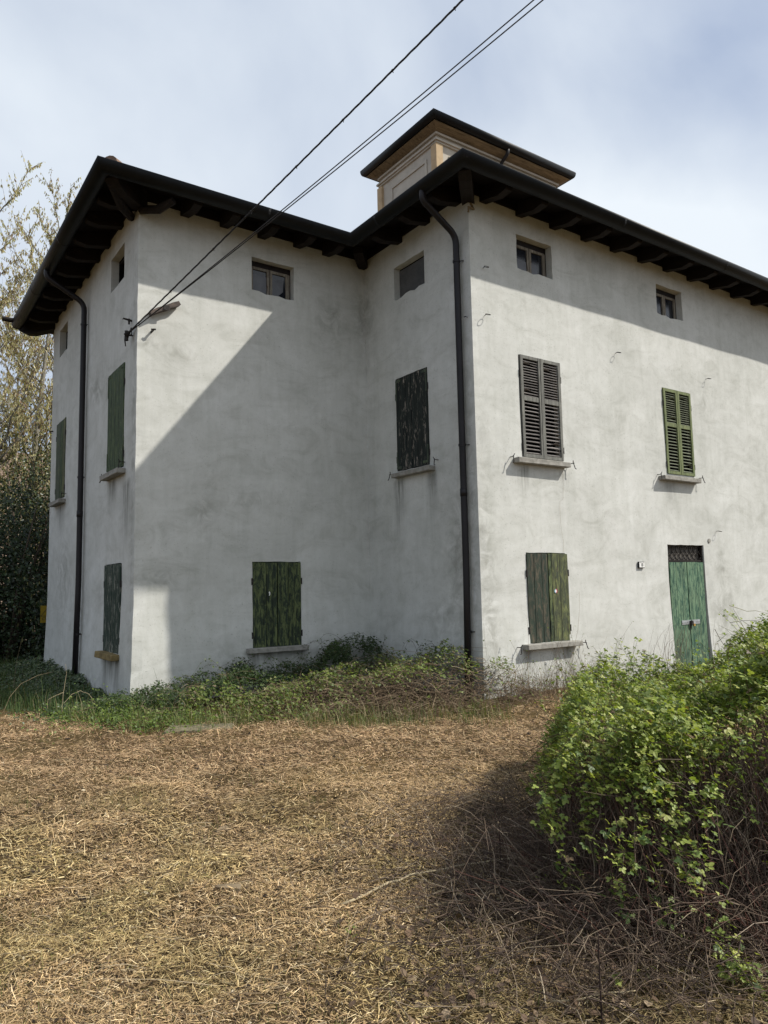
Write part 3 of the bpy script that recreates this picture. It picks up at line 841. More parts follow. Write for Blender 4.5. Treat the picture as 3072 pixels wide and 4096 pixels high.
# house number
hn = empty('house_number_plate', None, wpos('F', 8.17-B, 0, 1.955), 0)
tag(hn, 'small black framed white plate numbered 18 beside the green door', 'number plate')
mb = MB(); mb.box(0, -.032, 0, .175, .0, .118); build('frame', mb, MAT['black'], hn, bevel=.008)
mb = MB(); mb.box(.013, -.036, .012, .162, -.0325, .106); build('face', mb, MAT['white'], hn, bevel=.003)
def text(body, size, loc, parent, mt, rz=0.0, name='digits', sx_=1.0):
    cu_ = bpy.data.curves.new(name, 'FONT'); cu_.body = body; cu_.size = size; cu_.align_x = 'CENTER'; cu_.align_y = 'CENTER'; cu_.extrude = .0006
    tmp = bpy.data.objects.new('tmp', cu_); COL.objects.link(tmp)
    dg = bpy.context.evaluated_depsgraph_get(); me = bpy.data.meshes.new_from_object(tmp.evaluated_get(dg))
    bpy.data.objects.remove(tmp); me.materials.clear(); me.materials.append(mt)
    o = link(name, me, parent, loc); o.rotation_euler = (math.pi/2, 0, rz); o.scale = (sx_, 1, 1)
    return o
text('18', .085, (.0875, -.0385, .056), hn, MAT['black'], sx_=.85)
mb = MB()
for x0_, x1_ in ((.025, .06), (.07, .085), (.105, .145)): mb.box(x0_, -.0375, .094, x1_, -.0366, .099)
build('small_print', mb, MAT['pipe'], hn)

# wall rings and spikes
def ring(w, u, z, r=.045, tilt=0.5):
    mb = MB()
    mb.tube([(0, .03, 0), (0, -.035, 0)], .0048, 6)
    mb.tube([(r*math.cos(a)*1.0, -.035-r+r*math.sin(a)*.75, (r*math.sin(a)-r)*tilt*.4) for a in np.linspace(math.pi/2, math.pi/2+2*math.pi*.97, 16)], .0048, 6, cap=False)
    build('wall_ring', mb, MAT['iron'], house, wpos(w, u, 0, z), wrot(w))
for u, z in ((4.60, 6.79), (4.60, 6.0), (7.86, 5.93), (10.79, 5.87), (10.81, 2.70)): ring('F', u-B, z)
ring('P', 2.93, 5.95, .02); 
mb = MB(); mb.tube([(0, .02, 0), (.0, -.14, .02), (0, -.15, .0)], [.02, .014, .006], 6); mb.tube([(0, -.05, -.06), (0, -.05, .03)], .016, 6)
build('wall_spike', mb, MAT['iron'], house, wpos('L', -.286, 0, 6.055), wrot('L'))
mb = MB(); mb.tube([(0, .02, 0), (.0, -.10, .0)], [.018, .012], 6)
build('wall_spike', mb, MAT['iron'], house, wpos('L', -6.45, 0, 5.4), wrot('L'))
mb = MB(); mb.tube([(0, .0, 0), (0, -.012, 0)], .045, 12)
build('wall_plug', mb, MAT['sill'], house, wpos('F', 10.526-B, 0, 2.50), 0)

# rough wooden bracket board on the front of the wing
mb = MB()
mb.prism([(.005, .055), (.03, .002), (.16, .085), (.27, .135), (.38, .20), (.455, .232), (.502, .268), (.468, .322), (.36, .272), (.24, .20), (.11, .135)], 1, -.125, -.02)
mb.box(.22, -.14, .125, .31, -.12, .20, 1, j=.01)
build('bracket_board', mb, [M_wood('split_bracket_wood', [(0.3, (0.04, 0.032, 0.03)), (0.55, (0.09, 0.07, 0.06)), (0.75, (0.28, 0.20, 0.15))], axis=0, fine=.8), MAT['iron']], house, (.155, 0, 6.065))
mb = MB(); mb.tube([(0, .02, 0), (0, -.10, 0)], .018, 7); mb.tube([(-.03, -.09, .01), (.04, -.10, .02)], .014, 6)
build('wall_spike', mb, MAT['iron'], house, (.22, 0, 5.83))
# cable anchor at the corner
mb = MB(); mb.tube([(.03, .235, 5.80), (-.10, .235, 5.79), (-.14, .22, 5.80)], .014, 7); mb.tube([(-.10, .235, 5.70), (-.10, .235, 5.86)], .03, 8)
mb.tube([(-.13, .20, 5.80), (-.12, .26, 5.72), (-.10, .28, 5.62)], .01, 6)
for k in range(7):
    a = k*.9; mb.tube([(-.10+.04*math.cos(a), .22+.03*math.sin(a*1.7), 5.78+.035*math.sin(a)), (-.08+.05*math.cos(a+2), .20+.04*math.cos(a), 5.80+.04*math.sin(a+2)), (-.05, .12+.02*k*.3, 5.84+.01*k)], .008, 5)
build('cable_anchor', mb, MAT['iron'], house)

# ------------------------------------------------------------------ eaves: rafters, boards, gutters, roof
SL = math.tan(math.radians(15))
def soff(e): return 8.165 - SL*e          # underside of the boarding at distance e from the wall
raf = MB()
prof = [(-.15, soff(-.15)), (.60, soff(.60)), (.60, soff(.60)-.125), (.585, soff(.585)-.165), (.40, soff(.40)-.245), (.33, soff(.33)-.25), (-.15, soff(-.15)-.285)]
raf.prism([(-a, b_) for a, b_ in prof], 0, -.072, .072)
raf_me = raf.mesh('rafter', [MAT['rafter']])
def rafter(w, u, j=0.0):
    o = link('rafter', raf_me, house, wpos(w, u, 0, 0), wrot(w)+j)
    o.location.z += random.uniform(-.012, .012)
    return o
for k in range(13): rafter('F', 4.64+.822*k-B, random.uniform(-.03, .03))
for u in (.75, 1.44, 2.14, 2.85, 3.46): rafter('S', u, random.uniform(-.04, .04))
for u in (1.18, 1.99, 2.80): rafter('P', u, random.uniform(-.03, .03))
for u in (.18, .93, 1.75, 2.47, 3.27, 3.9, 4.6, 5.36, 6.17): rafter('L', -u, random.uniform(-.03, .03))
# corner (hip and valley) beams
def corner_beam(x, y, ang, L=.86, wdt=.10, sag=0):
    mb = MB(); s2 = 1/math.sqrt(2)
    pf = [(-.2, soff(-.2*s2)), (L, soff(L*s2)), (L, soff(L*s2)-.14), (L-.15, soff((L-.15)*s2)-.25), (L-.35, soff((L-.35)*s2)-.31), (-.2, soff(-.2*s2)-.36)]
    mb.prism([(-a, b_) for a, b_ in pf], 0, -wdt, wdt)
    build('corner_beam', mb, MAT['rafter'], house, (x, y, 0), ang)
corner_beam(0, 0, -math.pi/4); corner_beam(B, -CC, -math.pi/4); corner_beam(0, DD, -3*math.pi/4)
corner_beam(B, 0, -math.pi/4, .55, .09)
# brace under the left corner
mb = MB(); mb.tube([(-.04, .28, 7.80), (-.30, -.10, 7.74), (-.58, -.50, 7.86)], [.07, .075, .06], 8); build('corner_brace', mb, MAT['rafter'], house)
mb = MB(); mb.tube([(.02, -.04, 7.80), (.20, -.34, 7.72), (.36, -.60, 7.80)], [.07, .07, .06], 8); build('corner_brace', mb, MAT['rafter'], house)
mb = MB(); mb.tube([(B+.05, -CC, 7.82), (B+.09, -CC-.03, 7.72), (B-.05, -CC-.06, 7.70), (B-.02, -CC-.02, 7.64)], .02, 6); build('bird_nest', mb, MAT['oldstick'], house)
# boards under the tiles: three planks parallel to each eave
EDGES = {  # start and end of the eave line at distance e (mitred)
 'L': (lambda e: (-e, DD+e), lambda e: (-e, -e)), 'S': (lambda e: (-e, -e), lambda e: (B-e, -e)),
 'P': (lambda e: (B-e, -e), lambda e: (B-e, -CC-e)), 'F': (lambda e: (B-e, -CC-e), lambda e: (FX1+e, -CC-e))}
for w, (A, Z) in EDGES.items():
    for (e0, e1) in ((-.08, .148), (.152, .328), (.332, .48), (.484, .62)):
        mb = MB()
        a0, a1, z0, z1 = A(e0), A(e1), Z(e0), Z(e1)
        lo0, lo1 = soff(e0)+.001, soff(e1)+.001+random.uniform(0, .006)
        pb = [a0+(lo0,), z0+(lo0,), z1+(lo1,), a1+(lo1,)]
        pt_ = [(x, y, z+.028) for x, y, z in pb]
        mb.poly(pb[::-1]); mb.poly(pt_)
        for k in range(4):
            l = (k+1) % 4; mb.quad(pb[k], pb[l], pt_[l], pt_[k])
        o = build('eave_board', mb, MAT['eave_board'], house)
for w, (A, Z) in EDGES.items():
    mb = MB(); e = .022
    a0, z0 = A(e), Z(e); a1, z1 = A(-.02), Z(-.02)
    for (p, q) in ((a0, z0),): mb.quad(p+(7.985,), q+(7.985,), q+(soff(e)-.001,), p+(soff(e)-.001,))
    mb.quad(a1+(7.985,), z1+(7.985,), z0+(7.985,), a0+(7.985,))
    build('eave_shade_strip', mb, MAT['eave_board'], house)  # added dark strip, stands in for shade on the wall top between rafters
# fascia and gutter (swept profile with mitred corners)
def sweep(path, prof_, closed=False):
    """path: list of functions e->(x,y); prof_: list of (e,z)"""
    mb = MB(); n = len(prof_)
    for fn in path:
        for e, z in prof_:
            x, y = fn(e); mb.v.append((x, y, z))
    for k in range(len(path)-1):
        for a in range(n-1):
            mb.f.append((k*n+a, (k+1)*n+a, (k+1)*n+a+1, k*n+a+1)); mb.m.append(0)
    return mb
cor = [lambda e: (-e, DD+.5*e), lambda e: (-e, -e), lambda e: (B-e, -e), lambda e: (B-e, -CC-e), lambda e: (FX1+e, -CC-e), lambda e: (FX1+e, -e), lambda e: (WX1+e, -e), lambda e: (WX1+e, DD+e)]
GW = .25; gr = GW/2; gc = EV-gr
gprof = [(EV-.012, HE-.004), (EV-.006, HE+.006), (EV, HE)]
gprof += [(gc+gr*math.cos(a), HE-.012-gr*1.25*math.sin(a)) for a in np.linspace(0.1, math.pi-.02, 12)] + [(EV-GW, HE+.02), (EV-GW-.015, HE+.02)]
g = sweep(cor, gprof); o = build('gutter', g, MAT['gutter'], house, smooth=True)
sm = o.modifiers.new('thick', 'SOLIDIFY'); sm.thickness = .004; sm.offset = 1
fprof = [(.612, soff(.62)+.05), (.632, soff(.62)+.05), (.632, soff(.62)-.05), (.612, soff(.62)-.05)]
build('fascia_board', sweep(cor, fprof), MAT['rafter'], house)
# gutter brackets and end plate, small joints
mb = MB()
mb.poly([(-.640-GW*0, DD+.42, HE)] + [(-(gc+gr*math.cos(a)), DD+.42, HE-.012-gr*1.25*math.sin(a)) for a in np.linspace(math.pi, 0, 12)])
build('gutter_end', mb, MAT['gutter'], house)
mb = MB(); mb.tube([(-.80, DD+.30, 8.0), (-1.05, DD+.34, 8.02)], .055, 10); build('gutter_spout', mb, MAT['rafter'], house)
# joints (seams) of the gutter lengths
for (w, us_) in (('F', (2.9, 6.1)), ('S', (1.9,)), ('P', (1.6,)), ('L', (-2.0, -4.6))):
    for u in us_:
        mb = MB()
        ring_pts = [(gc+(gr+.004)*math.cos(a), HE-.012-(gr*1.25+.004)*math.sin(a)) for a in np.linspace(0.02, math.pi-.05, 12)]
        for (e0, z0), (e1, z1) in zip(ring_pts, ring_pts[1:]):
            mb.quad((-.02, -e0, z0), (.02, -e0, z0), (.02, -e1, z1), (-.02, -e1, z1))
        build('gutter_joint', mb, MAT['gutter'], house, wpos(w, u, 0, 0), wrot(w), smooth=True)

# roof surface: two crossing hips
def roof_h(x, y):
    e = .78
    dA = np.minimum.reduce([x+e, WX1+e-x, y+e, DD+e-y]); dB = np.minimum.reduce([x-(B-e), FX1+e-x, y+CC+e, DD+e-y])
    return np.maximum(dA, dB)
xs = np.unique(np.concatenate([np.arange(-.78, WX1+.78, .3), [WX1+.78, B-.78, FX1+.78]])); ys = np.unique(np.concatenate([np.arange(-CC-.78, DD+.78, .3), [DD+.78, -.78]]))
X, Y = np.meshgrid(xs, ys); Hh = roof_h(X, Y); Z = 7.985+SL*Hh
i = np.arange(X.size).reshape(X.shape); Fq = np.stack([i[:-1, :-1], i[:-1, 1:], i[1:, 1:], i[1:, :-1]], -1).reshape(-1, 4)
ok = (Hh.ravel()[Fq] > -.01).all(1)
np_mesh('roof', np.stack([X, Y, Z], -1).reshape(-1, 3), Fq[ok], None, MAT['tile'], house)
# first course of curved tiles along each eave
tm = MB()
nn = 6
for k in range(nn):
    a0, a1 = math.pi*k/nn, math.pi*(k+1)/nn
    for (yy0, yy1, rr0, rr1, zz0, zz1) in ((-.06, .36, .085, .07, 0, .11),):
        tm.quad((rr0*math.cos(a0), yy0, zz0+rr0*.7*math.sin(a0)), (rr0*math.cos(a1), yy0, zz0+rr0*.7*math.sin(a1)), (rr1*math.cos(a1), yy1, zz1+rr1*.7*math.sin(a1)), (rr1*math.cos(a0), yy1, zz1+rr1*.7*math.sin(a0)))
tm.poly([(.085*math.cos(math.pi*k/nn), -.06, .06*math.sin(math.pi*k/nn)) for k in range(nn+1)])
tme = tm.mesh('roof_tile', [MAT['tile']])
for w, rng_ in (('L', (-DD-.6, .6)), ('S', (-.6, B-.85)), ('P', (.9, CC+.6)), ('F', (-.6, 11.0))):
    u = rng_[0]
    while u < rng_[1]:
        t = link('roof_tile', tme, house, wpos(w, u, .62, 7.995+random.uniform(-.006, .006)), wrot(w)+random.uniform(-.03, .03))
        u += .215
# hip tiles at the near corner of the wing
hm = MB()
for k in range(nn):
    a0, a1 = math.pi*k/nn, math.pi*(k+1)/nn
    hm.quad((.12*math.cos(a0), -.22, .10*math.sin(a0)), (.12*math.cos(a1), -.22, .10*math.sin(a1)), (.10*math.cos(a1), .22, .09+.09*math.sin(a1)), (.10*math.cos(a0), .22, .09+.09*math.sin(a0)))
hm.poly([(.12*math.cos(math.pi*k/nn), -.22, .10*math.sin(math.pi*k/nn)) for k in range(nn+1)])
hme = hm.mesh('hip_tile', [MAT['tile']])
for (cx_, cy_, sx_, sy_, n_) in ((-.68, -.68, 1, 1, 9), (B-.62, -CC-.62, 1, 1, 9), (-.78, DD+.78, 1, -1, 6)):
    for k in range(n_):
        d = .30+.36*k
        link('hip_tile', hme, house, (cx_+sx_*d*.7071, cy_+sy_*d*.7071, 7.99+SL*d*.7071+(.055 if (k == 0 and cx_ == -.68) else 0)), -math.pi/4 if sy_ > 0 else -3*math.pi/4)

# downpipes
def downpipe(pts, zcl, clamp_n, off):
    mb = MB(); mb.tube(pts, .052, 14)
    o = build('downpipe', mb, MAT['pipe'], house, smooth=True)
    x, y = pts[-2][0], pts[-2][1]
    for z in zcl:
        mb = MB(); mb.tube([(x, y, z-.018), (x, y, z+.018)], .060, 14); mb.tube([(x+clamp_n[0]*.05, y+clamp_n[1]*.05, z), (x+clamp_n[0]*.12, y+clamp_n[1]*.12, z)], .008, 6)
        build('pipe_clamp', mb, MAT['pipe'], o)
    for z in off:
        mb = MB(); mb.tube([(x, y, z-.06), (x, y, z+.06)], .0575, 14); build('pipe_joint', mb, MAT['pipe'], o, smooth=True)
def bend(ps, n=5):
    """round the inner corners of a polyline"""
    ps = [Vector(p) for p in ps]; q = [ps[0]]
    for a, b_, c in zip(ps, ps[1:], ps[2:]):
        d = min((b_-a).length, (c-b_).length, .32)*.45
        p0 = b_+(a-b_).normalized()*d; p1 = b_+(c-b_).normalized()*d
        for k in range(n+1):
            t = k/n; q.append(p0*(1-t)**2+b_*2*t*(1-t)+p1*t*t)
    q.append(ps[-1]); return q
xp = B-.085
downpipe(bend([(B-EV+.09, -2.82, 7.93), (B-EV+.09, -2.81, 7.74), (xp, -2.805, 7.33), (xp-.0, -2.805, 1.9), (xp-.035, -2.805, .0)]), (6.9, 3.9, 6.9-5.9), (.7, -.7), (3.15,))
xp = -.085
downpipe(bend([(-EV+.09, 3.34, 7.93), (-EV+.09, 3.33, 7.74), (xp, 3.25, 7.33), (xp, 3.24, 1.9), (xp-.035, 3.24, .0)]), (6.9, 3.9, .95), (.5, -.5), (3.2,))

# ------------------------------------------------------------------ roof turret (belvedere)
tw = empty('belvedere', house, (7.24, 1.19, 0))
TX, TY = 4.10, 2.31
mb = MB(); mb.box(0, 0, 8.2, TX, TY, 12.34); build('turret_wall', mb, MAT['cream'], tw)
# raised panel frame on the left face and on the front face
def turret_panel(face):
    mb = MB()
    if face == 'L':
        for (y0, y1, z0, z1) in ((.36, 1.84, 11.80, 11.87), (.36, .43, 9.5, 11.80), (1.77, 1.84, 9.5, 11.80)): mb.box(-.03, y0, z0, -.002, y1, z1)
    else:
        for (x0, x1, z0, z1) in ((.36, TX-.36, 11.80, 11.87), (.36, .43, 9.5, 11.80), (TX-.43, TX-.36, 9.5, 11.80)): mb.box(x0, -.03, z0, x1, -.002, z1)
    build('wall_panel', mb, MAT['cream'], tw)
turret_panel('L'); turret_panel('F')
for (x, y) in ((0, 0), (TX, 0), (0, TY), (TX, TY)):
    mb = MB(); s = .07
    x0, x1 = (x-s, x+.13) if x == 0 else (x-.13, x+s); y0, y1 = (y-s, y+.13) if y == 0 else (y-.13, y+s)
    mb.box(x0, y0, 8.3, x1, y1, 12.05); build('corner_pilaster', mb, MAT['ochre'], tw)
for z0, z1, pr in ((12.09, 12.13, .045), (12.132, 12.175, .085), (12.29, 12.342, .06)):
    mb = MB(); mb.box(-pr, -pr, z0, TX+pr, TY+pr, z1); build('cornice_moulding', mb, MAT['cream'], tw)
ZE = 12.43; e1 = .385; e2 = .40
# soffit boards, rising outwards
def tcorner(k, e): return ((-e, -e), (TX+e, -e), (TX+e, TY+e), (-e, TY+e))[k % 4]
for (e0_, e1_) in ((.0, .122), (.125, .265)):
    for k in range(4):
        z0_, z1_ = 12.335+.34*e0_, 12.335+.34*e1_
        q = [tcorner(k, e0_)+(z0_,), tcorner(k+1, e0_)+(z0_,), tcorner(k+1, e1_)+(z1_,), tcorner(k, e1_)+(z1_,)]
        mb = MB(); mb.poly(q); mb.poly([(x, y, z+.02) for x, y, z in q][::-1])
        for i_ in range(4):
            p, r_ = q[i_], q[(i_+1) % 4]; mb.quad(r_, p, p[:2]+(p[2]+.02,), r_[:2]+(r_[2]+.02,))
        build('soffit_board', mb, MAT['soffit'], tw)
for s in range(3):
    mb = MB(); x = .9+1.3*s; mb.box(x, -.12, 12.352, x+.012, -.02, 12.362); build('board_joint', mb, MAT['soffit'], tw)
tcor = [lambda e: (-e, -e), lambda e: (TX+e, -e), lambda e: (TX+e, TY+e), lambda e: (-e, TY+e), lambda e: (-e, -e)]
tg = .15; tr_ = tg/2; tcn = e1-tr_
tprof = [(e1-.01, 12.598), (e1-.004, 12.606), (e1, 12.60)] + [(tcn+tr_*math.cos(a), 12.59-tr_*2.0*math.sin(a)) for a in np.linspace(.1, math.pi-.05, 10)] + [(e1-tg, 12.60)]
o = build('gutter', sweep(tcor, tprof), MAT['gutter'], tw, smooth=True)
sm = o.modifiers.new('thick', 'SOLIDIFY'); sm.thickness = .004; sm.offset = 1
mb = MB(); mb.box(-.20, -.20, 12.43, TX+.20, TY+.20, 12.55); build('eave_box', mb, MAT['rafter'], tw)
mb = MB()
a_ = .37; zr = 12.62
c4_ = [(-a_, -a_, zr), (TX+a_, -a_, zr), (TX+a_, TY+a_, zr), (-a_, TY+a_, zr)]
hh = zr+.22*(TY/2+a_); r0_ = (TY/2, TY/2, hh); r1__ = (TX-TY/2, TY/2, hh)
mb.poly([c4_[0], c4_[1], r1__, r0_]); mb.poly([c4_[1], c4_[2], r1__]); mb.poly([c4_[2], c4_[3], r0_, r1__]); mb.poly([c4_[3], c4_[0], r0_]); mb.poly(c4_[::-1])
build('roof', mb, MAT['tile'], tw)
mb = MB(); mb.tube(bend([(9.29-7.24, -.30, 12.53), (9.28-7.24, -.31, 12.36), (9.22-7.24, -.085, 12.16), (9.22-7.24, -.085, 9.6)]), .045, 10); build('downpipe', mb, MAT['pipe'], tw, smooth=True)
# round vent on the left face
mb = MB(); mb.tube([(-.045, 1.10+.36*math.cos(a), 11.06+.36*math.sin(a)) for a in np.linspace(0, 2*math.pi, 33)], .03, 6, cap=False); build('round_window', mb, MAT['iron'], tw)
mb = MB(); mb.poly([(-.004, 1.10+.36*math.cos(a), 11.06+.36*math.sin(a)) for a in np.linspace(2*math.pi, 0, 33)[:-1]]); build('pane', mb, MAT['glass'], tw)
for k in range(4):
    a = math.pi*k/4; mb = MB(); mb.tube([(-.03, 1.10+.36*math.cos(a), 11.06+.36*math.sin(a)), (-.03, 1.10-.36*math.cos(a), 11.06-.36*math.sin(a))], .012, 6); build('glazing_bar', mb, MAT['iron'], tw)
mb = MB(); mb.tube([(-.03, TY-.0, 11.2), (-.22, TY+.05, 11.2)], .02, 6); build('wall_spike', mb, MAT['iron'], tw)

# ------------------------------------------------------------------ aerial cables
A0 = Vector((-.10, .225, 5.80))
def cable_points(P1, sag, n, ext=2.2):
    d = Vector(P1)-A0
    return [A0+d*t - Vector((0, 0, 1))*sag*4*t*(1-t)*(1 if t < 1 else .0) for t in [k/n*ext for k in range(n+1)]]
pts = cable_points((2.752, -8.494, 9.346), .03, 60)
cb = empty('twisted_cable', None, tuple(A0))
tag(cb, 'twisted dark cable with tie clips running up from the house corner', 'cable')
d0 = (Vector((2.752, -8.494, 9.346))-A0).normalized(); xx = d0.cross(Vector((0, 0, 1))).normalized(); yy = d0.cross(xx)
L_ = (Vector((2.752, -8.494, 9.346))-A0).length*2.2
fine = []
nf = 700
for s in range(3):
    q = []
    for k in range(nf+1):
        t = k/nf*2.2; p = A0+(Vector((2.752, -8.494, 9.346))-A0)*t - Vector((0, 0, 1))*.03*4*t*(1-t)*(1 if t < 1 else 0)
        a = t/2.2*L_*2*math.pi/.55 + s*2.094
        q.append(p+xx*math.cos(a)*.0065+yy*math.sin(a)*.0065-A0)
    mb = MB(); mb.tube(q, .0065, 5); build('strand', mb, MAT['cable'], cb, smooth=True)
for k in range(15):
    t = .03+k*.09+random.uniform(-.02, .02); p = A0+(Vector((2.752, -8.494, 9.346))-A0)*t - Vector((0, 0, 1))*.03*4*t*(1-t)*(1 if t < 1 else 0) - A0
    mb = MB(); mb.tube([p-d0*.012, p+d0*.012], .0145, 7); mb.tube([p, p+Vector((.004, -.01, -.035))], .005, 5)
    build('cable_tie', mb, MAT['cable'], cb)
for nm, P1, lab in (('overhead_wire', (3.741, -9.184, 9.322), 'thin overhead wire, lower right one of the close parallel pair'), ('overhead_wire', (3.619, -9.099, 9.325), 'thin overhead wire, upper left one of the close parallel pair')):
    mb = MB(); mb.tube([p-A0 for p in cable_points(P1, .10, 60)], .0075, 6)
    o = build(nm, mb, MAT['cable'], None, tuple(A0), smooth=True); tag(o, lab, 'wire', 'overhead wires to the house corner')

# ------------------------------------------------------------------ yellow warning sign behind the house
sg = empty('warning_sign', None, (.04, 7.6, 0))
tag(sg, 'yellow warning sign with black triangle half hidden behind the far wall corner', 'sign')
mb = MB(); mb.box(0, 0, 1.03, .38, .01, 1.43); build('panel', mb, MAT['yellow'], sg)
mb = MB(); mb.tube([(.19, .03, -.1), (.19, .03, 1.43)], .02, 8); build('post', mb, MAT['zinc'], sg)
mb = MB()
def bar(a, b_, t=.012):
    a = Vector((a[0], 0, a[1])); b_ = Vector((b_[0], 0, b_[1])); n_ = (b_-a).cross(Vector((0, 1, 0))).normalized()*t*.5; y = Vector((0, -.003, 0))
    mb.quad(a-n_+y, b_-n_+y, b_+n_+y, a+n_+y)
bar((.012, 1.185), (.19, 1.425)); bar((.19, 1.425), (.368, 1.185)); bar((.006, 1.185), (.374, 1.185))
build('triangle', mb, MAT['black'], sg)
text('CU', .10, (.105, -.004, 1.12), sg, MAT['black'], name='letters')

# ------------------------------------------------------------------ ground litter
def tint(base, n, v=.25, hue=.08):
    b = np.array(base)[None]*(1+rng.uniform(-v, v, (n, 1)))*(1+rng.uniform(-hue, hue, (n, 3)))
    return np.clip(b, 0.002, .9)
def pick(cols, w, n, v=.25):
    k = rng.choice(len(cols), n, p=np.array(w)/sum(w)); c = np.array(cols)[k]
    return np.clip(c*(1+rng.uniform(-v, v, (n, 1))), 0.002, .9)

Fv = np.array([.5719, .8204]); Rv = np.array([.8204, -.5719])
def sd2xy(s, d): return CAM[0]+s*Rv[0]+d*Fv[0], CAM[1]+s*Rv[1]+d*Fv[1]
def xy2sd(x, y):
    a, b_ = x-CAM[0], y-CAM[1]; return a*Rv[0]+b_*Rv[1], a*Fv[0]+b_*Fv[1]

def sL(d): return np.interp(d, [3.3, 3.6, 4.2, 5.0, 6.0, 7.0, 8.0], [1.06, .90, .76, .87, 1.12, 1.45, 1.85])
def bushH(s, d):
    e1_ = smooth01((s-sL(d)+.05*vn(s, d, 3, 2))/.45); e2_ = smooth01((d-3.52-.10*vn(s, d, 2.2, 3))/.5); e3_ = smooth01((8.0-d)/1.4)
    hm_ = .97+.30*smooth01((s/np.maximum(d, .1)-.40)/.17) + .10*vn(s, d, 1.6, 4)+.07*vn(s, d, 3.9, 5)
    hm_ = hm_ - .14*smooth01((d-5)/2.5)*(1-smooth01((s/np.maximum(d, .1)-.40)/.1))
    return hm_*np.sqrt(e1_*e2_*e3_+1e-9)

def wall_clear(x, y):
    inwing = (x > -.12) & (y > -.1); inproj = (x > B-.12) & (y > -CC-.1)
    return ~(inwing | inproj)

def thickH(x, y):
    """height of the low bramble bank in the corner of the house"""
    fy = np.interp(x, [-1.2, -.6, .0, .6, 1.5, 3.0, 4.3, 5.2], [-.8, -1.8, -2.2, -2.5, -3.3, -4.1, -4.2, -3.6])
    dfr = (y-fy)*.8
    base = np.interp(x, [-1.2, -.5, .3, 1.2, 2.4, 3.4, 4.0, 4.4, 5.2], [.05, .16, .29, .34, .41, .50, .58, .62, .35])
    e = smooth01(dfr/1.1)*smooth01((x+1.3)/.5)*smooth01((5.4-x)/.8)
    h = 1.12*base*np.sqrt(e+1e-9)*(1+.25*vn(x, y, 1.5, 1)+.12*vn(x, y, 4, 2))
    h = h + .17*np.exp(-((x-3.55)/.55)**2-((y+.35)/.5)**2)
    return np.where(dfr > 0, np.maximum(h, 0), 0)

def cane_lines(n, base, top, K=7, bow=.12, wob=.02):
    t = np.linspace(0, 1, K)[None, :, None]
    P_ = base[:, None]*(1-t)+top[:, None]*t
    bw = rng.normal(0, bow, (n, 1, 3)); P_ = P_+bw*np.sin(np.pi*t)
    return P_+rng.normal(0, wob, (n, K, 3))*np.sin(np.pi*t)

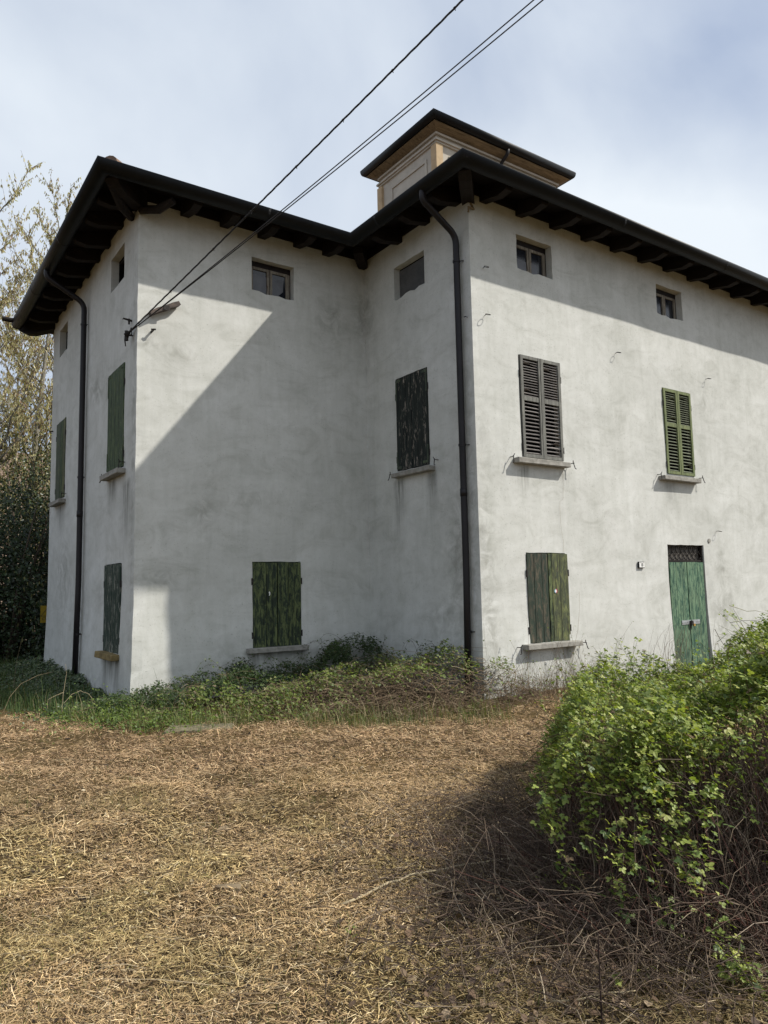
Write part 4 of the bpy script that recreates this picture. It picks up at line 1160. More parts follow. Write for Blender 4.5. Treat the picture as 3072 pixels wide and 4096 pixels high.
def straw_field():
    # sample in view-friendly polar coordinates so that density falls off with distance
    n = 570000
    d = 2.2*np.exp(rng.uniform(0, math.log(12.5/2.2), n)); q = np.where(rng.random(n) < .86, rng.uniform(-.62, .72, n), rng.uniform(-2.2, -.6, n))
    s = d*q; x, y = sd2xy(s, d)
    keep = wall_clear(x, y) & (thickH(x, y) < .18) & ~((x < -.0) & (y > .1+.5*vn(x, y, 2, 3))) 
    # thinner where the ground lies bare and grey
    bare = np.maximum(smooth01((vn(x, y, .9, 3)-.45)/.5), .8*smooth01((vn(x, y, 3.1, 4)-.75)/.4))
    keep &= rng.random(n) > .6*bare
    x, y, s, d, bare = x[keep], y[keep], s[keep], d[keep], bare[keep]; n = len(x)
    L = rng.gamma(2.0, .0115, n)+.009; L *= np.clip(.62+d*.11, .8, 2.0); L = np.minimum(L, .22)
    a = rng.uniform(0, 2*np.pi, n)*.5 + .5*(rng.normal(2.6, .8, n)+.8*vn(x, y, .6, 4)); up = rng.normal(.0, .15, n)
    steep = rng.random(n) < .06; up[steep] = rng.uniform(.3, 1.1, steep.sum())
    D = np.stack([np.cos(a)*np.cos(up), np.sin(a)*np.cos(up), np.sin(up)], 1)
    z = ground_z(x, y)+rng.gamma(1.6, .008, n)+.004+np.abs(D[:, 2])*L*.4
    c = np.stack([x, y, z], 1)
    wdt = rng.uniform(.0007, .0018, n)*np.clip(d/3.6, .9, 1.55)
    sidev = unit(np.cross(D, np.stack([rng.normal(0, .4, n), rng.normal(0, .4, n), np.ones(n)], 1)))
    bend_ = np.stack([rng.normal(0, 1, n), rng.normal(0, 1, n), rng.uniform(0, 1, n)], 1)*(L*.045)[:, None]
    h = (L*.5)[:, None]; w_ = wdt[:, None]
    V = np.stack([c-D*h-sidev*w_, c-D*h+sidev*w_, c+bend_-sidev*w_, c+bend_+sidev*w_, c+D*h-sidev*w_*.5, c+D*h+sidev*w_*.5], 1)
    f = np.array([(0, 1, 3, 2), (2, 3, 5, 4)])
    F = (f[None]+(np.arange(n)*6)[:, None, None]).reshape(-1, 4)
    # warm reddish straw near the house, yellower and greener near the camera's left
    far = smooth01((d-5)/3)
    C1 = pick([(.37, .26, .15), (.285, .19, .11), (.195, .125, .072), (.455, .35, .215), (.09, .058, .038)], [3, 3, 2.4, 1.0, 2.2], n)
    C2 = pick([(.38, .275, .145), (.28, .19, .10), (.19, .13, .068), (.50, .39, .24), (.07, .047, .03), (.15, .125, .05)], [3, 3, 2.4, 1.1, 2.6, .5], n)
    C = (C1*far[:, None]+C2*(1-far[:, None]))*(1.58+.20*vn(x, y, 1.1, 5)+.14*vn(x, y, 3.4, 2))[:, None].clip(.5, 2.2)
    gp = smooth01((vn(x, y, 1.3, 0)+.15)/.8)*(1-far); C = C*(1-gp[:, None]*np.array([.07, .02, .12]))
    gr_ = (1-bare*.0)[:, None]
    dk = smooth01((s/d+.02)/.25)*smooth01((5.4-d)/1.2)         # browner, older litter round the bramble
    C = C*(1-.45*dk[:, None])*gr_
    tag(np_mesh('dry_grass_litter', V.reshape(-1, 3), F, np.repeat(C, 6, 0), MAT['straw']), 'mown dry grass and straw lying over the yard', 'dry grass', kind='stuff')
straw_field()

def green_blades(name, x, y, hgt, cols, wts, label, lean=.5, wd=.0035):
    n = len(x); a = rng.uniform(0, 6.283, n)
    tip = np.stack([np.cos(a)*lean*hgt*rng.uniform(.2, 1, n), np.sin(a)*lean*hgt*rng.uniform(.2, 1, n), hgt], 1)
    c = np.stack([x, y, ground_z(x, y)-.005], 1); sv = np.stack([-np.sin(a), np.cos(a), np.zeros(n)], 1)*wd
    mid = c+tip*.55*np.array([.7, .7, 1.15]); e = c+tip
    V = np.stack([c-sv, c+sv, mid-sv*.8, mid+sv*.8, e-sv*.15, e+sv*.15], 1)
    f = np.array([(0, 1, 3, 2), (2, 3, 5, 4)]); F = (f[None]+(np.arange(n)*6)[:, None, None]).reshape(-1, 4)
    o = np_mesh(name, V.reshape(-1, 3), F, np.repeat(pick(cols, wts, n), 6, 0), MAT['grass'])
    tag(o, label, 'grass', kind='stuff')
# dark rank grass left of the house
n = 42000
x = rng.uniform(-4.2, .1, n); y = rng.uniform(-1.6, 9, n)
fr = np.interp(x, [-4.2, -2.0, -1.4, -1.0, -.7, -.3], [1.2, .9, .5, -.6, -1.0, -1.4])
k = wall_clear(x, y) & (y > fr+.25*vn(x, y, 2, 1)) ; x, y = x[k], y[k]
hg = rng.gamma(3, .035, len(x))*(1+.5*vn(x, y, 1.3, 2).clip(-.6, 1))
green_blades('green_grass', x, y, hg, [(.06, .10, .03), (.08, .125, .04), (.04, .065, .025), (.18, .16, .08)], [3, 2, 2, 1], 'rank green grass growing along the left side of the house')
# sparse short tufts among the straw
tx, ty = [], []
for _ in range(90):
    d_ = 2.3*math.exp(random.uniform(0, math.log(10/2.3))); q_ = random.uniform(-.55, .35); cx_, cy_ = sd2xy(d_*q_, d_)
    m_ = random.randint(25, 45); r_ = random.uniform(.05, .22)
    tx.append(rng.normal(cx_, r_, m_)); ty.append(rng.normal(cy_, r_, m_))
x, y = np.concatenate(tx), np.concatenate(ty); k = wall_clear(x, y); x, y = x[k], y[k]
green_blades('grass_tufts', x, y, rng.gamma(3, .011, len(x))+.01, [(.09, .12, .03), (.13, .15, .045), (.20, .18, .08)], [3, 2, 2], 'short green shoots scattered through the dry grass', wd=.0016)

# dark and pale chips among the clippings
n = 15000
d = 2.25*np.exp(rng.uniform(0, math.log(11/2.25), n)); s = d*rng.uniform(-.6, .6, n); x, y = sd2xy(s, d); k = wall_clear(x, y) & (thickH(x, y) < .1); x, y, d = x[k], y[k], d[k]; n = len(x)
tag(leaf_cloud('chips', np.stack([x, y, ground_z(x, y)+rng.uniform(.008, .03, n)], 1), rng.normal(0, .35, (n, 3))+np.array([0, 0, 1]), rng.normal(size=(n, 3)), rng.gamma(2, .005, n)*np.clip(d/4, .8, 1.5)+.005, pick([(.03, .022, .016), (.055, .038, .026), (.50, .42, .29), (.20, .14, .085)], [5, 3, .8, 1.5], n), MAT['straw'], width=1.1), 'dark and pale chips of bark and leaf among the clippings', 'plant debris', kind='stuff')
# longer loose stems over the straw
n = 1500
d = 2.3*np.exp(rng.uniform(0, math.log(11/2.3), n)); s = d*rng.uniform(-.58, .5, n); x, y = sd2xy(s, d); k = wall_clear(x, y) & (thickH(x, y) < .1); x, y = x[k], y[k]; n = len(x)
a = rng.normal(2.6, .9, n); L = rng.gamma(3, .045, n)+.05
c = np.stack([x, y, ground_z(x, y)+rng.uniform(.015, .045, n)], 1); D = np.stack([np.cos(a), np.sin(a), rng.normal(0, .10, n)], 1)*(L/2)[:, None]
P_ = cane_lines(n, c-D, c+D, 5, .018, .004); P_[:, :, 2] = np.maximum(P_[:, :, 2], ground_z(P_[:, :, 0], P_[:, :, 1])+.006)
k = wall_clear(P_[:, 0, 0], P_[:, 0, 1]) & wall_clear(P_[:, -1, 0], P_[:, -1, 1]); P_ = P_[k]; n = len(P_)
tag(tubes('loose_stems', P_, np.linspace(1, .6, 5)[None]*rng.uniform(.0010, .0024, (n, 1)), pick([(.50, .40, .26), (.34, .25, .15), (.16, .11, .07), (.07, .05, .035)], [2, 2, 1.5, 1.2], n), MAT['straw']), 'longer loose dry stems scattered over the mown yard', 'dry stems', kind='stuff')
# dead brown leaves near the bramble
def dead_leaves():
    n = 5200
    d = rng.uniform(2.2, 5.2, n); s = d*rng.uniform(-.12, .75, n)
    k = rng.random(n) < smooth01((s/d+.10)/.2); s, d = s[k], d[k]; n = len(s)
    x, y = sd2xy(s, d); z = ground_z(x, y)+rng.uniform(.006, .045, n)
    nr = np.stack([rng.normal(0, .5, n), rng.normal(0, .5, n), np.ones(n)], 1); al = np.stack([rng.normal(size=n), rng.normal(size=n), rng.normal(0, .3, n)], 1)
    o = leaf_cloud('dead_leaf_litter', np.stack([x, y, z], 1), nr, al, rng.uniform(.018, .055, n), pick([(.13, .085, .055), (.20, .14, .09), (.08, .055, .04), (.28, .21, .14)], [3, 2, 3, .7], n), MAT['straw'], width=1.3)
    tag(o, 'crumpled brown dead leaves under and before the bramble bush', 'dead leaves', kind='stuff')
dead_leaves()

# ------------------------------------------------------------------ bramble bush on the right
bush = empty('bramble_bush', None, tuple(sd2xy(2.4, 5.2))+(0.0,))
tag(bush, 'large mound of bramble with bright green leaves over dead brown canes on the right', 'bush')
bx0, by0 = sd2xy(2.4, 5.2)
def rel(P_): return P_-np.array([bx0, by0, 0.0])
# standing and arching dead canes
def bush_canes():
    n = 5200
    d = np.where(rng.random(n) < .72, rng.uniform(3.45, 4.6, n), rng.uniform(4.2, 7.6, n)); s = sL(d)+.06+rng.gamma(1.6, .9, n)
    s = np.minimum(s, 5.0)
    x, y = sd2xy(s, d); b0 = np.stack([x, y, ground_z(x, y)-.02], 1)
    s2 = s+rng.normal(-.10, .28, n); d2 = d+rng.normal(.05, .26, n); h = bushH(np.maximum(s2, sL(d2)+.1), np.maximum(d2, 3.7))
    x2, y2 = sd2xy(s2, d2); t0 = np.stack([x2, y2, np.maximum(.18, h*rng.uniform(.45, .97, n))], 1)
    P_ = cane_lines(n, b0, t0, 7, .07, .018)
    R_ = np.linspace(1, .45, 7)[None]*rng.uniform(.0016, .0036, (n, 1))
    C = pick([(.12, .085, .065), (.075, .055, .045), (.20, .155, .115), (.14, .07, .055), (.30, .24, .18)], [3, 3, 1.6, 1.2, .5], n)
    tag(tubes('dead_canes', rel(P_), R_, C, MAT['cane'], bush), kind='stuff')
bush_canes()
# horizontally tangled, trailing canes over the bush and on its left skirt
def tangle():
    n = 2600
    d = rng.uniform(3.0, 5.9, n); s = sL(d)+rng.normal(-.10, .40, n)
    far_right = rng.random(n) < .45; s[far_right] = rng.uniform(.9, 3.6, far_right.sum()); d[far_right] = rng.uniform(3.3, 4.3, far_right.sum())
    a = rng.uniform(0, 6.28, n); L = rng.uniform(.15, .75, n)
    H_ = bushH(s, d)
    x, y = sd2xy(s, d); z = np.where(far_right, rng.uniform(.02, .75, n)*np.maximum(H_, .1), rng.gamma(1.3, .06, n)+.01)
    c = np.stack([x, y, z], 1); D = np.stack([np.cos(a), np.sin(a), rng.normal(.03, .28, n)], 1)*(L/2)[:, None]
    P_ = cane_lines(n, c-D, c+D, 7, .06, .012); P_[:, :, 2] = np.maximum(P_[:, :, 2], ground_z(P_[:, :, 0], P_[:, :, 1])+.004)
    R_ = np.linspace(1, .5, 7)[None]*rng.uniform(.0013, .003, (n, 1))
    C = pick([(.13, .095, .07), (.08, .06, .05), (.22, .17, .12), (.34, .28, .2)], [3, 3, 1.6, .5], n)
    tag(tubes('trailing_canes', rel(P_), R_, C, MAT['cane'], bush), kind='stuff')
tangle()
# thin dead shoots standing in the litter left of the bush
def skirt():
    n = 1500
    d = rng.uniform(3.1, 6.2, n); s = sL(d)+.12-rng.gamma(1.5, .30, n); s = np.maximum(s, -.35)
    x, y = sd2xy(s, d); L = rng.gamma(2.5, .085, n)*np.exp(-np.maximum(sL(d)-s, 0)*.9)+.05
    az = rng.uniform(0, 6.28, n); b0 = np.stack([x, y, ground_z(x, y)-.01], 1)
    t0 = b0+np.stack([np.cos(az)*L*.55, np.sin(az)*L*.55, L*rng.uniform(.4, 1, n)], 1)
    P_ = cane_lines(n, b0, t0, 6, .03, .006)
    tag(tubes('standing_shoots', rel(P_), np.linspace(1, .4, 6)[None]*rng.uniform(.0011, .0024, (n, 1)), pick([(.12, .085, .06), (.07, .05, .04), (.24, .18, .12), (.40, .32, .22)], [3, 3, 1.5, .5], n), MAT['cane'], bush), kind='stuff')
skirt()
# green arching stems among the leaves
def green_stems():
    n = 420
    d = rng.uniform(3.7, 7.2, n); s = sL(d)+rng.uniform(.0, 2.8, n); H_ = bushH(s, d)
    a = rng.uniform(0, 6.28, n); L = rng.uniform(.2, .6, n); x, y = sd2xy(s, d)
    c = np.stack([x, y, H_-.03+rng.uniform(-.05, .06, n)], 1); D = np.stack([np.cos(a), np.sin(a), rng.normal(0, .35, n)], 1)*(L/2)[:, None]
    P_ = cane_lines(n, c-D, c+D, 7, .05, .01); R_ = np.linspace(1, .4, 7)[None]*rng.uniform(.0014, .0028, (n, 1))
    tag(tubes('green_stems', rel(P_), R_, pick([(.10, .12, .04), (.20, .18, .07), (.05, .035, .025)], [2, 1, 2], n), MAT['cane'], bush), kind='stuff')
green_stems()
LEAFC = [(.225, .275, .06), (.165, .22, .052), (.28, .32, .075), (.34, .35, .10), (.09, .135, .04)]
def bush_leaf_points(n):
    d = rng.uniform(3.45, 8.0, n*14); s = rng.uniform(.60, 4.9, n*14); z = rng.uniform(.30, 1.5, n*14)
    H_ = bushH(s, d)
    dz_ = H_-z
    q = s/d
    shell = (dz_ > -.02) & (dz_ < .20) & (z > .56+.17*vn(s*1.6, d*1.6, 2.5, 1)-.10*smooth01((d-4.6)/.8))
    front = (d < 4.35) & (z < H_) & (z > .60+.20*vn(s*1.5, z*.6, 3, 1))
    left = (s-sL(d) < .42) & (z < H_) & (z > .46+.20*vn(d, z, 3, 2))
    dens = np.where(front & ~shell, .50*(1-smooth01((q-.345+.05*vn(s, z, 4, 0))/.09)*.96), 0)
    dens = np.maximum(dens, np.where(left & ~shell, .42*smooth01((z-.35)/.35), 0))
    dens = np.maximum(dens, np.where(shell & (H_ > .28), np.where(d < 4.3, 1-.82*smooth01((q-.38)/.10), 1.0), 0))
    dens *= np.clip(.80+.75*vn(s*1.3, d*1.3, 2.6, 3), .14, 1)
    k = rng.random(len(s)) < dens
    s, d, z = s[k][:n], d[k][:n], z[k][:n]
    return s, d, z
def bush_leaves():
    s, d, z = bush_leaf_points(90000)
    # young shoots standing out of the canopy
    SH_S, SH_D, SH_Z, lines = [], [], [], []
    for _ in range(210):
        d0_ = rng.uniform(3.75, 7.3); s0_ = float(sL(d0_))+rng.uniform(.05, 3.0); h0_ = float(bushH(np.array([s0_]), np.array([d0_]))[0])
        if h0_ < .3: continue
        L0 = rng.uniform(.10, .30); ds, dd_ = rng.normal(0, .5, 2)*L0; t_ = np.linspace(0, 1, 7)
        ls, ld, lz = s0_+ds*t_, d0_+dd_*t_, h0_-.08+(L0+.08)*t_-.25*L0*t_**2
        lx, ly = sd2xy(ls, ld); lines.append(np.stack([lx, ly, lz], 1))
        m_ = rng.integers(5, 11); t2 = rng.uniform(.25, 1.05, m_)
        SH_S.append(np.interp(t2, t_, ls)+rng.normal(0, .012, m_)); SH_D.append(np.interp(t2, t_, ld)+rng.normal(0, .012, m_)); SH_Z.append(np.interp(t2, t_, lz)+rng.normal(0, .01, m_))
    lines = np.array(lines)
    tag(tubes('young_shoots', rel(lines), np.tile(np.linspace(.0024, .001, 7), (len(lines), 1)), pick([(.12, .13, .05), (.10, .065, .04)], [2, 1], len(lines)), MAT['cane'], bush), kind='stuff')
    # hanging strands
    S, D_, Z_ = [s]+SH_S, [d]+SH_D, [z]+SH_Z
    for (s0, z0, s1, z1, dd, m_) in ((1.03, .62, 1.07, .20, 3.62, 60), (1.20, .60, 1.26, .18, 3.58, 55), (1.36, .5, 1.48, .06, 3.45, 60), (1.42, .16, 1.50, -.0, 3.25, 110), (1.30, .75, 1.38, .30, 3.6, 110), (1.50, .80, 1.46, .45, 3.6, 80), (.84, .62, .86, .40, 4.0, 60), (.86, .55, .88, .22, 3.85, 45), (1.93, .75, 1.86, .32, 3.7, 60), (1.95, .95, 1.97, .62, 3.75, 60), (1.12, .62, 1.10, .36, 3.6, 45)):
        t = rng.random(m_); S.append(s0+(s1-s0)*t+rng.normal(0, .035, m_)); D_.append(dd+rng.normal(0, .04, m_)-.08*t); Z_.append(z0+(z1-z0)*t+rng.normal(0, .02, m_))
    s, d, z = np.concatenate(S), np.concatenate(D_), np.concatenate(Z_)
    x, y = sd2xy(s, d); z = np.maximum(z, .02); n = len(s)
    P_ = rel(np.stack([x, y, z], 1))
    nr = np.stack([rng.normal(.25, .5, n), rng.normal(-.25, .5, n), np.ones(n)*.95], 1)
    al = np.stack([rng.normal(size=n), rng.normal(-.3, 1, n), rng.normal(-.35, .35, n)], 1)
    sz = np.clip(rng.gamma(7, .0029, n), .009, .034)*np.where(d > 4.6, .9, 1.08)
    C = pick(LEAFC+[(.16, .11, .06)], [3, 3, 2.4, 1.2, 1.7, .35], n, .38)
    # the three hundred nearest leaves one by one, the rest together
    near = np.argsort(d/sz)[:300]; mask = np.zeros(n, bool); mask[near] = True
    o = leaf_cloud('foliage', P_[~mask], nr[~mask], al[~mask], sz[~mask], C[~mask], MAT['leaf'], bush, 'trifoliate')
    tag(o, kind='stuff')
    T, F = leaf_template('trifoliate'); meshes = []
    for c in LEAFC:
        me = bpy.data.meshes.new('leaf'); me.from_pydata([tuple(v) for v in T], [], [tuple(f) for f in F])
        a = me.color_attributes.new('tint', 'FLOAT_COLOR', 'POINT'); a.data.foreach_set('color', np.tile(np.array(c+(1,), np.float32), (len(T), 1)).ravel())
        me.materials.append(MAT['leaf']); meshes.append(me)
    for i_ in near:
        nn_ = Vector(nr[i_]).normalized(); aa = Vector(al[i_]); aa = (aa-nn_*aa.dot(nn_)).normalized(); ss = aa.cross(nn_)
        mtx = Matrix((ss, aa, nn_)).transposed().to_4x4()
        o = bpy.data.objects.new('leaf', random.choice(meshes)); COL.objects.link(o); o.parent = bush
        o.matrix_local = Matrix.Translation(P_[i_]) @ mtx @ Matrix.Scale(float(sz[i_]), 4)
bush_leaves()

# ------------------------------------------------------------------ bramble bank in the corner of the house
bank = empty('bramble_bank', None, (2.0, -2.0, 0))
tag(bank, 'low sprawling bank of bramble and dead canes against the corner of the house', 'undergrowth')
boff = np.array([2.0, -2.0, 0.0])
def bank_parts():
    n = 420000
    x = rng.uniform(-1.3, 5.2, n); y = rng.uniform(-4.4, 0, n); H_ = thickH(x, y); z = rng.uniform(0, 1.05, n)
    right = smooth01((x-1.0)/1.4)*smooth01((-y-1.4)/1.3)       # dead canes dominate front right
    k = wall_clear(x, y) & (z < H_+.02) & (z > H_-.22) & (H_ > .06) & (rng.random(n) > .9*right*smooth01((.58-z)/.2)) & (rng.random(n) < np.where(y > -1.25, 1.0, .6)) & (rng.random(n) < np.clip(.7+.5*vn(x, y, 3, 3), .2, 1))
    x, y, z = x[k], y[k], z[k]; n = len(x)
    nr = np.stack([rng.normal(.2, .5, n), rng.normal(-.3, .5, n), np.ones(n)], 1); al = np.stack([rng.normal(size=n), rng.normal(-.3, 1, n), rng.normal(-.2, .4, n)], 1)
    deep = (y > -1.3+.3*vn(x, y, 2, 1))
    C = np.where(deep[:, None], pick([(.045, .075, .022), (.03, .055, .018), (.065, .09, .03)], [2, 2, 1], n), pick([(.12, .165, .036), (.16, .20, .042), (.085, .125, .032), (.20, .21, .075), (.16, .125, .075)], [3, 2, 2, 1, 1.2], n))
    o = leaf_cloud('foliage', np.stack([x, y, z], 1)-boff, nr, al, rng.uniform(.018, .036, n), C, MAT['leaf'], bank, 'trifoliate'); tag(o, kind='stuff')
    n = 8500
    x = rng.uniform(-.9, 5.2, n); y = rng.uniform(-4.3, -.1, n); k = wall_clear(x, y) & (thickH(x, y) > .08) & (rng.random(n) < .18+.82*smooth01((x-.7)/1.8)*smooth01((-y-.8)/1.4))
    x, y = x[k], y[k]; n = len(x); H_ = thickH(x, y); a = rng.uniform(0, 6.28, n); L = rng.uniform(.15, .6, n)
    c = np.stack([x, y, H_*rng.uniform(.05, .95, n)], 1); D = np.stack([np.cos(a), np.sin(a), rng.normal(0, .28, n)], 1)*(L/2)[:, None]
    P_ = cane_lines(n, c-D, c+D, 7, .06, .012); P_[:, :, 2] = np.maximum(P_[:, :, 2], .005)
    # keep the canes off the walls
    P_[:, :, 1] = np.where(P_[:, :, 0] < B-.12, np.minimum(P_[:, :, 1], -.13), np.minimum(P_[:, :, 1], -CC-.13))
    R_ = np.linspace(1, .5, 7)[None]*rng.uniform(.0020, .0042, (n, 1))
    tag(tubes('dead_canes', P_-boff, R_, pick([(.22, .16, .105), (.14, .10, .07), (.32, .25, .165), (.06, .045, .035)], [3, 3, 2, 1], n), MAT['cane'], bank), kind='stuff')
    # loops of bramble reaching up against the wall, with a few leaves
    loops, lp = [], []
    for _ in range(46):
        x0 = random.uniform(.3, 4.2); y0 = -random.uniform(.2, .9) if x0 < 3.6 else -random.uniform(.3, 2.9)
        h0 = float(thickH(np.array([x0]), np.array([y0]))[0])
        a = random.uniform(-.6, .6)+(math.pi if random.random() < .4 else 0); L = random.uniform(.25, .6); up = random.uniform(.08, .26)
        q = [(x0+math.cos(a)*L*t, min(y0+math.sin(a)*L*t*.5, -.14), h0-.08+up*4*t*(1-t)+.08*t+random.uniform(-.012, .012)) for t in np.linspace(0, 1, 9)]
        q = [(min(px, B-.14), py, pz) for px, py, pz in q]
        loops.append(q); lp += [np.array(p) for p in q for _r in range(2)]
    P_ = np.array(loops); R_ = np.tile(np.linspace(.003, .0014, 9), (len(P_), 1))
    tag(tubes('arching_stems', P_-boff, R_, pick([(.08, .06, .04), (.10, .10, .05)], [2, 1], len(P_)), MAT['cane'], bank), kind='stuff')
    lp = np.array(lp)+rng.normal(0, .015, (len(lp), 3)); lp = lp[rng.random(len(lp)) < .6]; n = len(lp)
    o = leaf_cloud('stem_leaves', lp-boff, np.stack([rng.normal(.2, .6, n), rng.normal(-.5, .5, n), np.ones(n)*.7], 1), rng.normal(size=(n, 3)), rng.uniform(.014, .028, n), pick([(.05, .085, .025), (.09, .13, .03), (.03, .05, .02)], [2, 2, 1], n), MAT['leaf'], bank, 'trifoliate'); tag(o, kind='stuff')
bank_parts()

n = 3600
x = rng.uniform(-1.1, 3.6, n); fy_ = np.interp(x, [-1.2, -.6, .0, .6, 1.5, 3.0, 4.3], [-.8, -1.8, -2.2, -2.5, -3.3, -4.1, -4.2]); y = fy_+rng.normal(.12, .28, n)
k = wall_clear(x, y) & (vn(x, y, 2.2, 5) > -.25); x, y = x[k], y[k]
green_blades('bank_grass', x, y, rng.gamma(3, .05, len(x)).clip(.04, .42), [(.10, .14, .04), (.15, .17, .06), (.30, .25, .14), (.07, .10, .03)], [3, 2, 2.4, 2], 'mixed green and dry grass fringing the bramble bank', lean=.75, wd=.0026)
# pale dead canes standing along the front wall
clump = empty('dead_cane_clump', None, (5.4, -3.5, 0))
tag(clump, 'clump of bare dead canes standing under the front ground floor shutter', 'dead canes')
def clump_parts():
    n = 520
    x = rng.normal(5.5, .75, n).clip(4.4, 7.6); y = -CC-.15-rng.gamma(1.5, .28, n); a = rng.uniform(0, 6.28, n); L = rng.gamma(3, .13, n)+.15
    b0 = np.stack([x, y, np.zeros(n)], 1); t0 = np.stack([x+np.cos(a)*L*.45, np.minimum(y+np.sin(a)*L*.3, -CC-.13), L*rng.uniform(.35, .95, n)], 1)
    P_ = cane_lines(n, b0, t0, 7, .07, .008); P_[:, :, 1] = np.minimum(P_[:, :, 1], -CC-.1); P_[:, :, 2] = np.maximum(P_[:, :, 2], 0)
    R_ = np.linspace(1, .4, 7)[None]*rng.uniform(.0018, .0038, (n, 1))
    tag(tubes('dead_canes', P_-np.array([5.4, -3.5, 0]), R_, pick([(.20, .15, .10), (.12, .085, .06), (.30, .24, .16)], [3, 2, 1], n), MAT['cane'], clump), kind='stuff')
    tp = P_[:, 4:7].reshape(-1, 3); tp = tp[rng.random(len(tp)) < .35]; n = len(tp)
    o = leaf_cloud('young_leaves', tp-np.array([5.4, -3.5, 0]), rng.normal(0, .6, (n, 3))+np.array([0, -.2, 1]), rng.normal(size=(n, 3)), rng.uniform(.014, .026, n), pick([(.10, .14, .035), (.15, .12, .06), (.16, .2, .05)], [2, 1, 1], n), MAT['leaf'], clump, 'trifoliate'); tag(o, kind='stuff')
clump_parts()
# second clump right of it, before the door
clump2 = empty('dead_cane_clump', None, (8.2, -3.4, 0))
tag(clump2, 'thin bare sprays rising above the bramble just left of the green door', 'dead canes')
def clump2_parts():
    n = 60
    x = rng.normal(8.5, .45, n); y = np.full(n, -CC-.35)-rng.uniform(0, .3, n); a = rng.normal(.6, .5, n); L = rng.uniform(.6, 1.0, n)
    b0 = np.stack([x, y, np.zeros(n)], 1); t0 = np.stack([x+np.sin(a)*L*.5, y, L], 1)
    P_ = cane_lines(n, b0, t0, 7, .08, .012); P_[:, :, 1] = np.minimum(P_[:, :, 1], -CC-.12)
    tag(tubes('dead_canes', P_-np.array([8.2, -3.4, 0]), np.linspace(1, .4, 7)[None]*rng.uniform(.002, .004, (n, 1)), pick([(.16, .12, .09), (.10, .07, .05)], [1, 1], n), MAT['cane'], clump2), kind='stuff')
clump2_parts()

# weeds and ivy at the foot of the left wall
weeds = empty('ivy_patch', None, (-.4, 2.5, 0))
tag(weeds, 'low dark ivy and weeds along the foot of the shaded left wall', 'ivy')
def weed_parts():
    n = 16000
    x = -rng.gamma(1.3, .32, n)-.07; y = rng.uniform(-.6, 7.6, n); H_ = (.10+.07*vn(x, y, 1.5, 2)+.16*smooth01((y-2.0)/1.5))*np.exp(x*.9).clip(.25, 1); z = H_*rng.uniform(.2, 1.1, n)
    k = (z > 0.0); x, y, z = x[k], y[k], z[k]; n = len(x)
    nr = rng.normal(0, .55, (n, 3))+np.array([-.3, -.3, 1]); o = leaf_cloud('foliage', np.stack([x, y, z], 1)-np.array([-.4, 2.5, 0]), nr, rng.normal(size=(n, 3)), rng.uniform(.025, .055, n), pick([(.045, .075, .026), (.065, .10, .034), (.03, .048, .02), (.12, .13, .055)], [3, 2, 2, 1], n), MAT['ivy'], weeds, width=1.5); tag(o, kind='stuff')
weed_parts()
# bright herbs at the near left foot of the bank
herb = empty('herb_patch', None, (-.6, -1.3, 0))
tag(herb, 'bright green low herbs at the near foot of the house corner', 'weeds')
n = 5200; x = rng.normal(-.45, .42, n); y = rng.normal(-1.35, .5, n)-.55*(x+.45); z = rng.gamma(2, .035, n)*(1+.6*vn(x, y, 3, 1)).clip(.2, 2); k = wall_clear(x, y); x, y, z = x[k], y[k], z[k]; n = len(x)
tag(leaf_cloud('foliage', np.stack([x, y, z+.01], 1)-np.array([-.6, -1.3, 0]), rng.normal(0, .5, (n, 3))+np.array([.1, -.2, 1]), rng.normal(size=(n, 3)), rng.uniform(.02, .045, n), pick([(.11, .165, .034), (.15, .20, .04), (.08, .12, .034)], [2, 1, 2], n), MAT['leaf'], herb, width=1.2), kind='stuff')

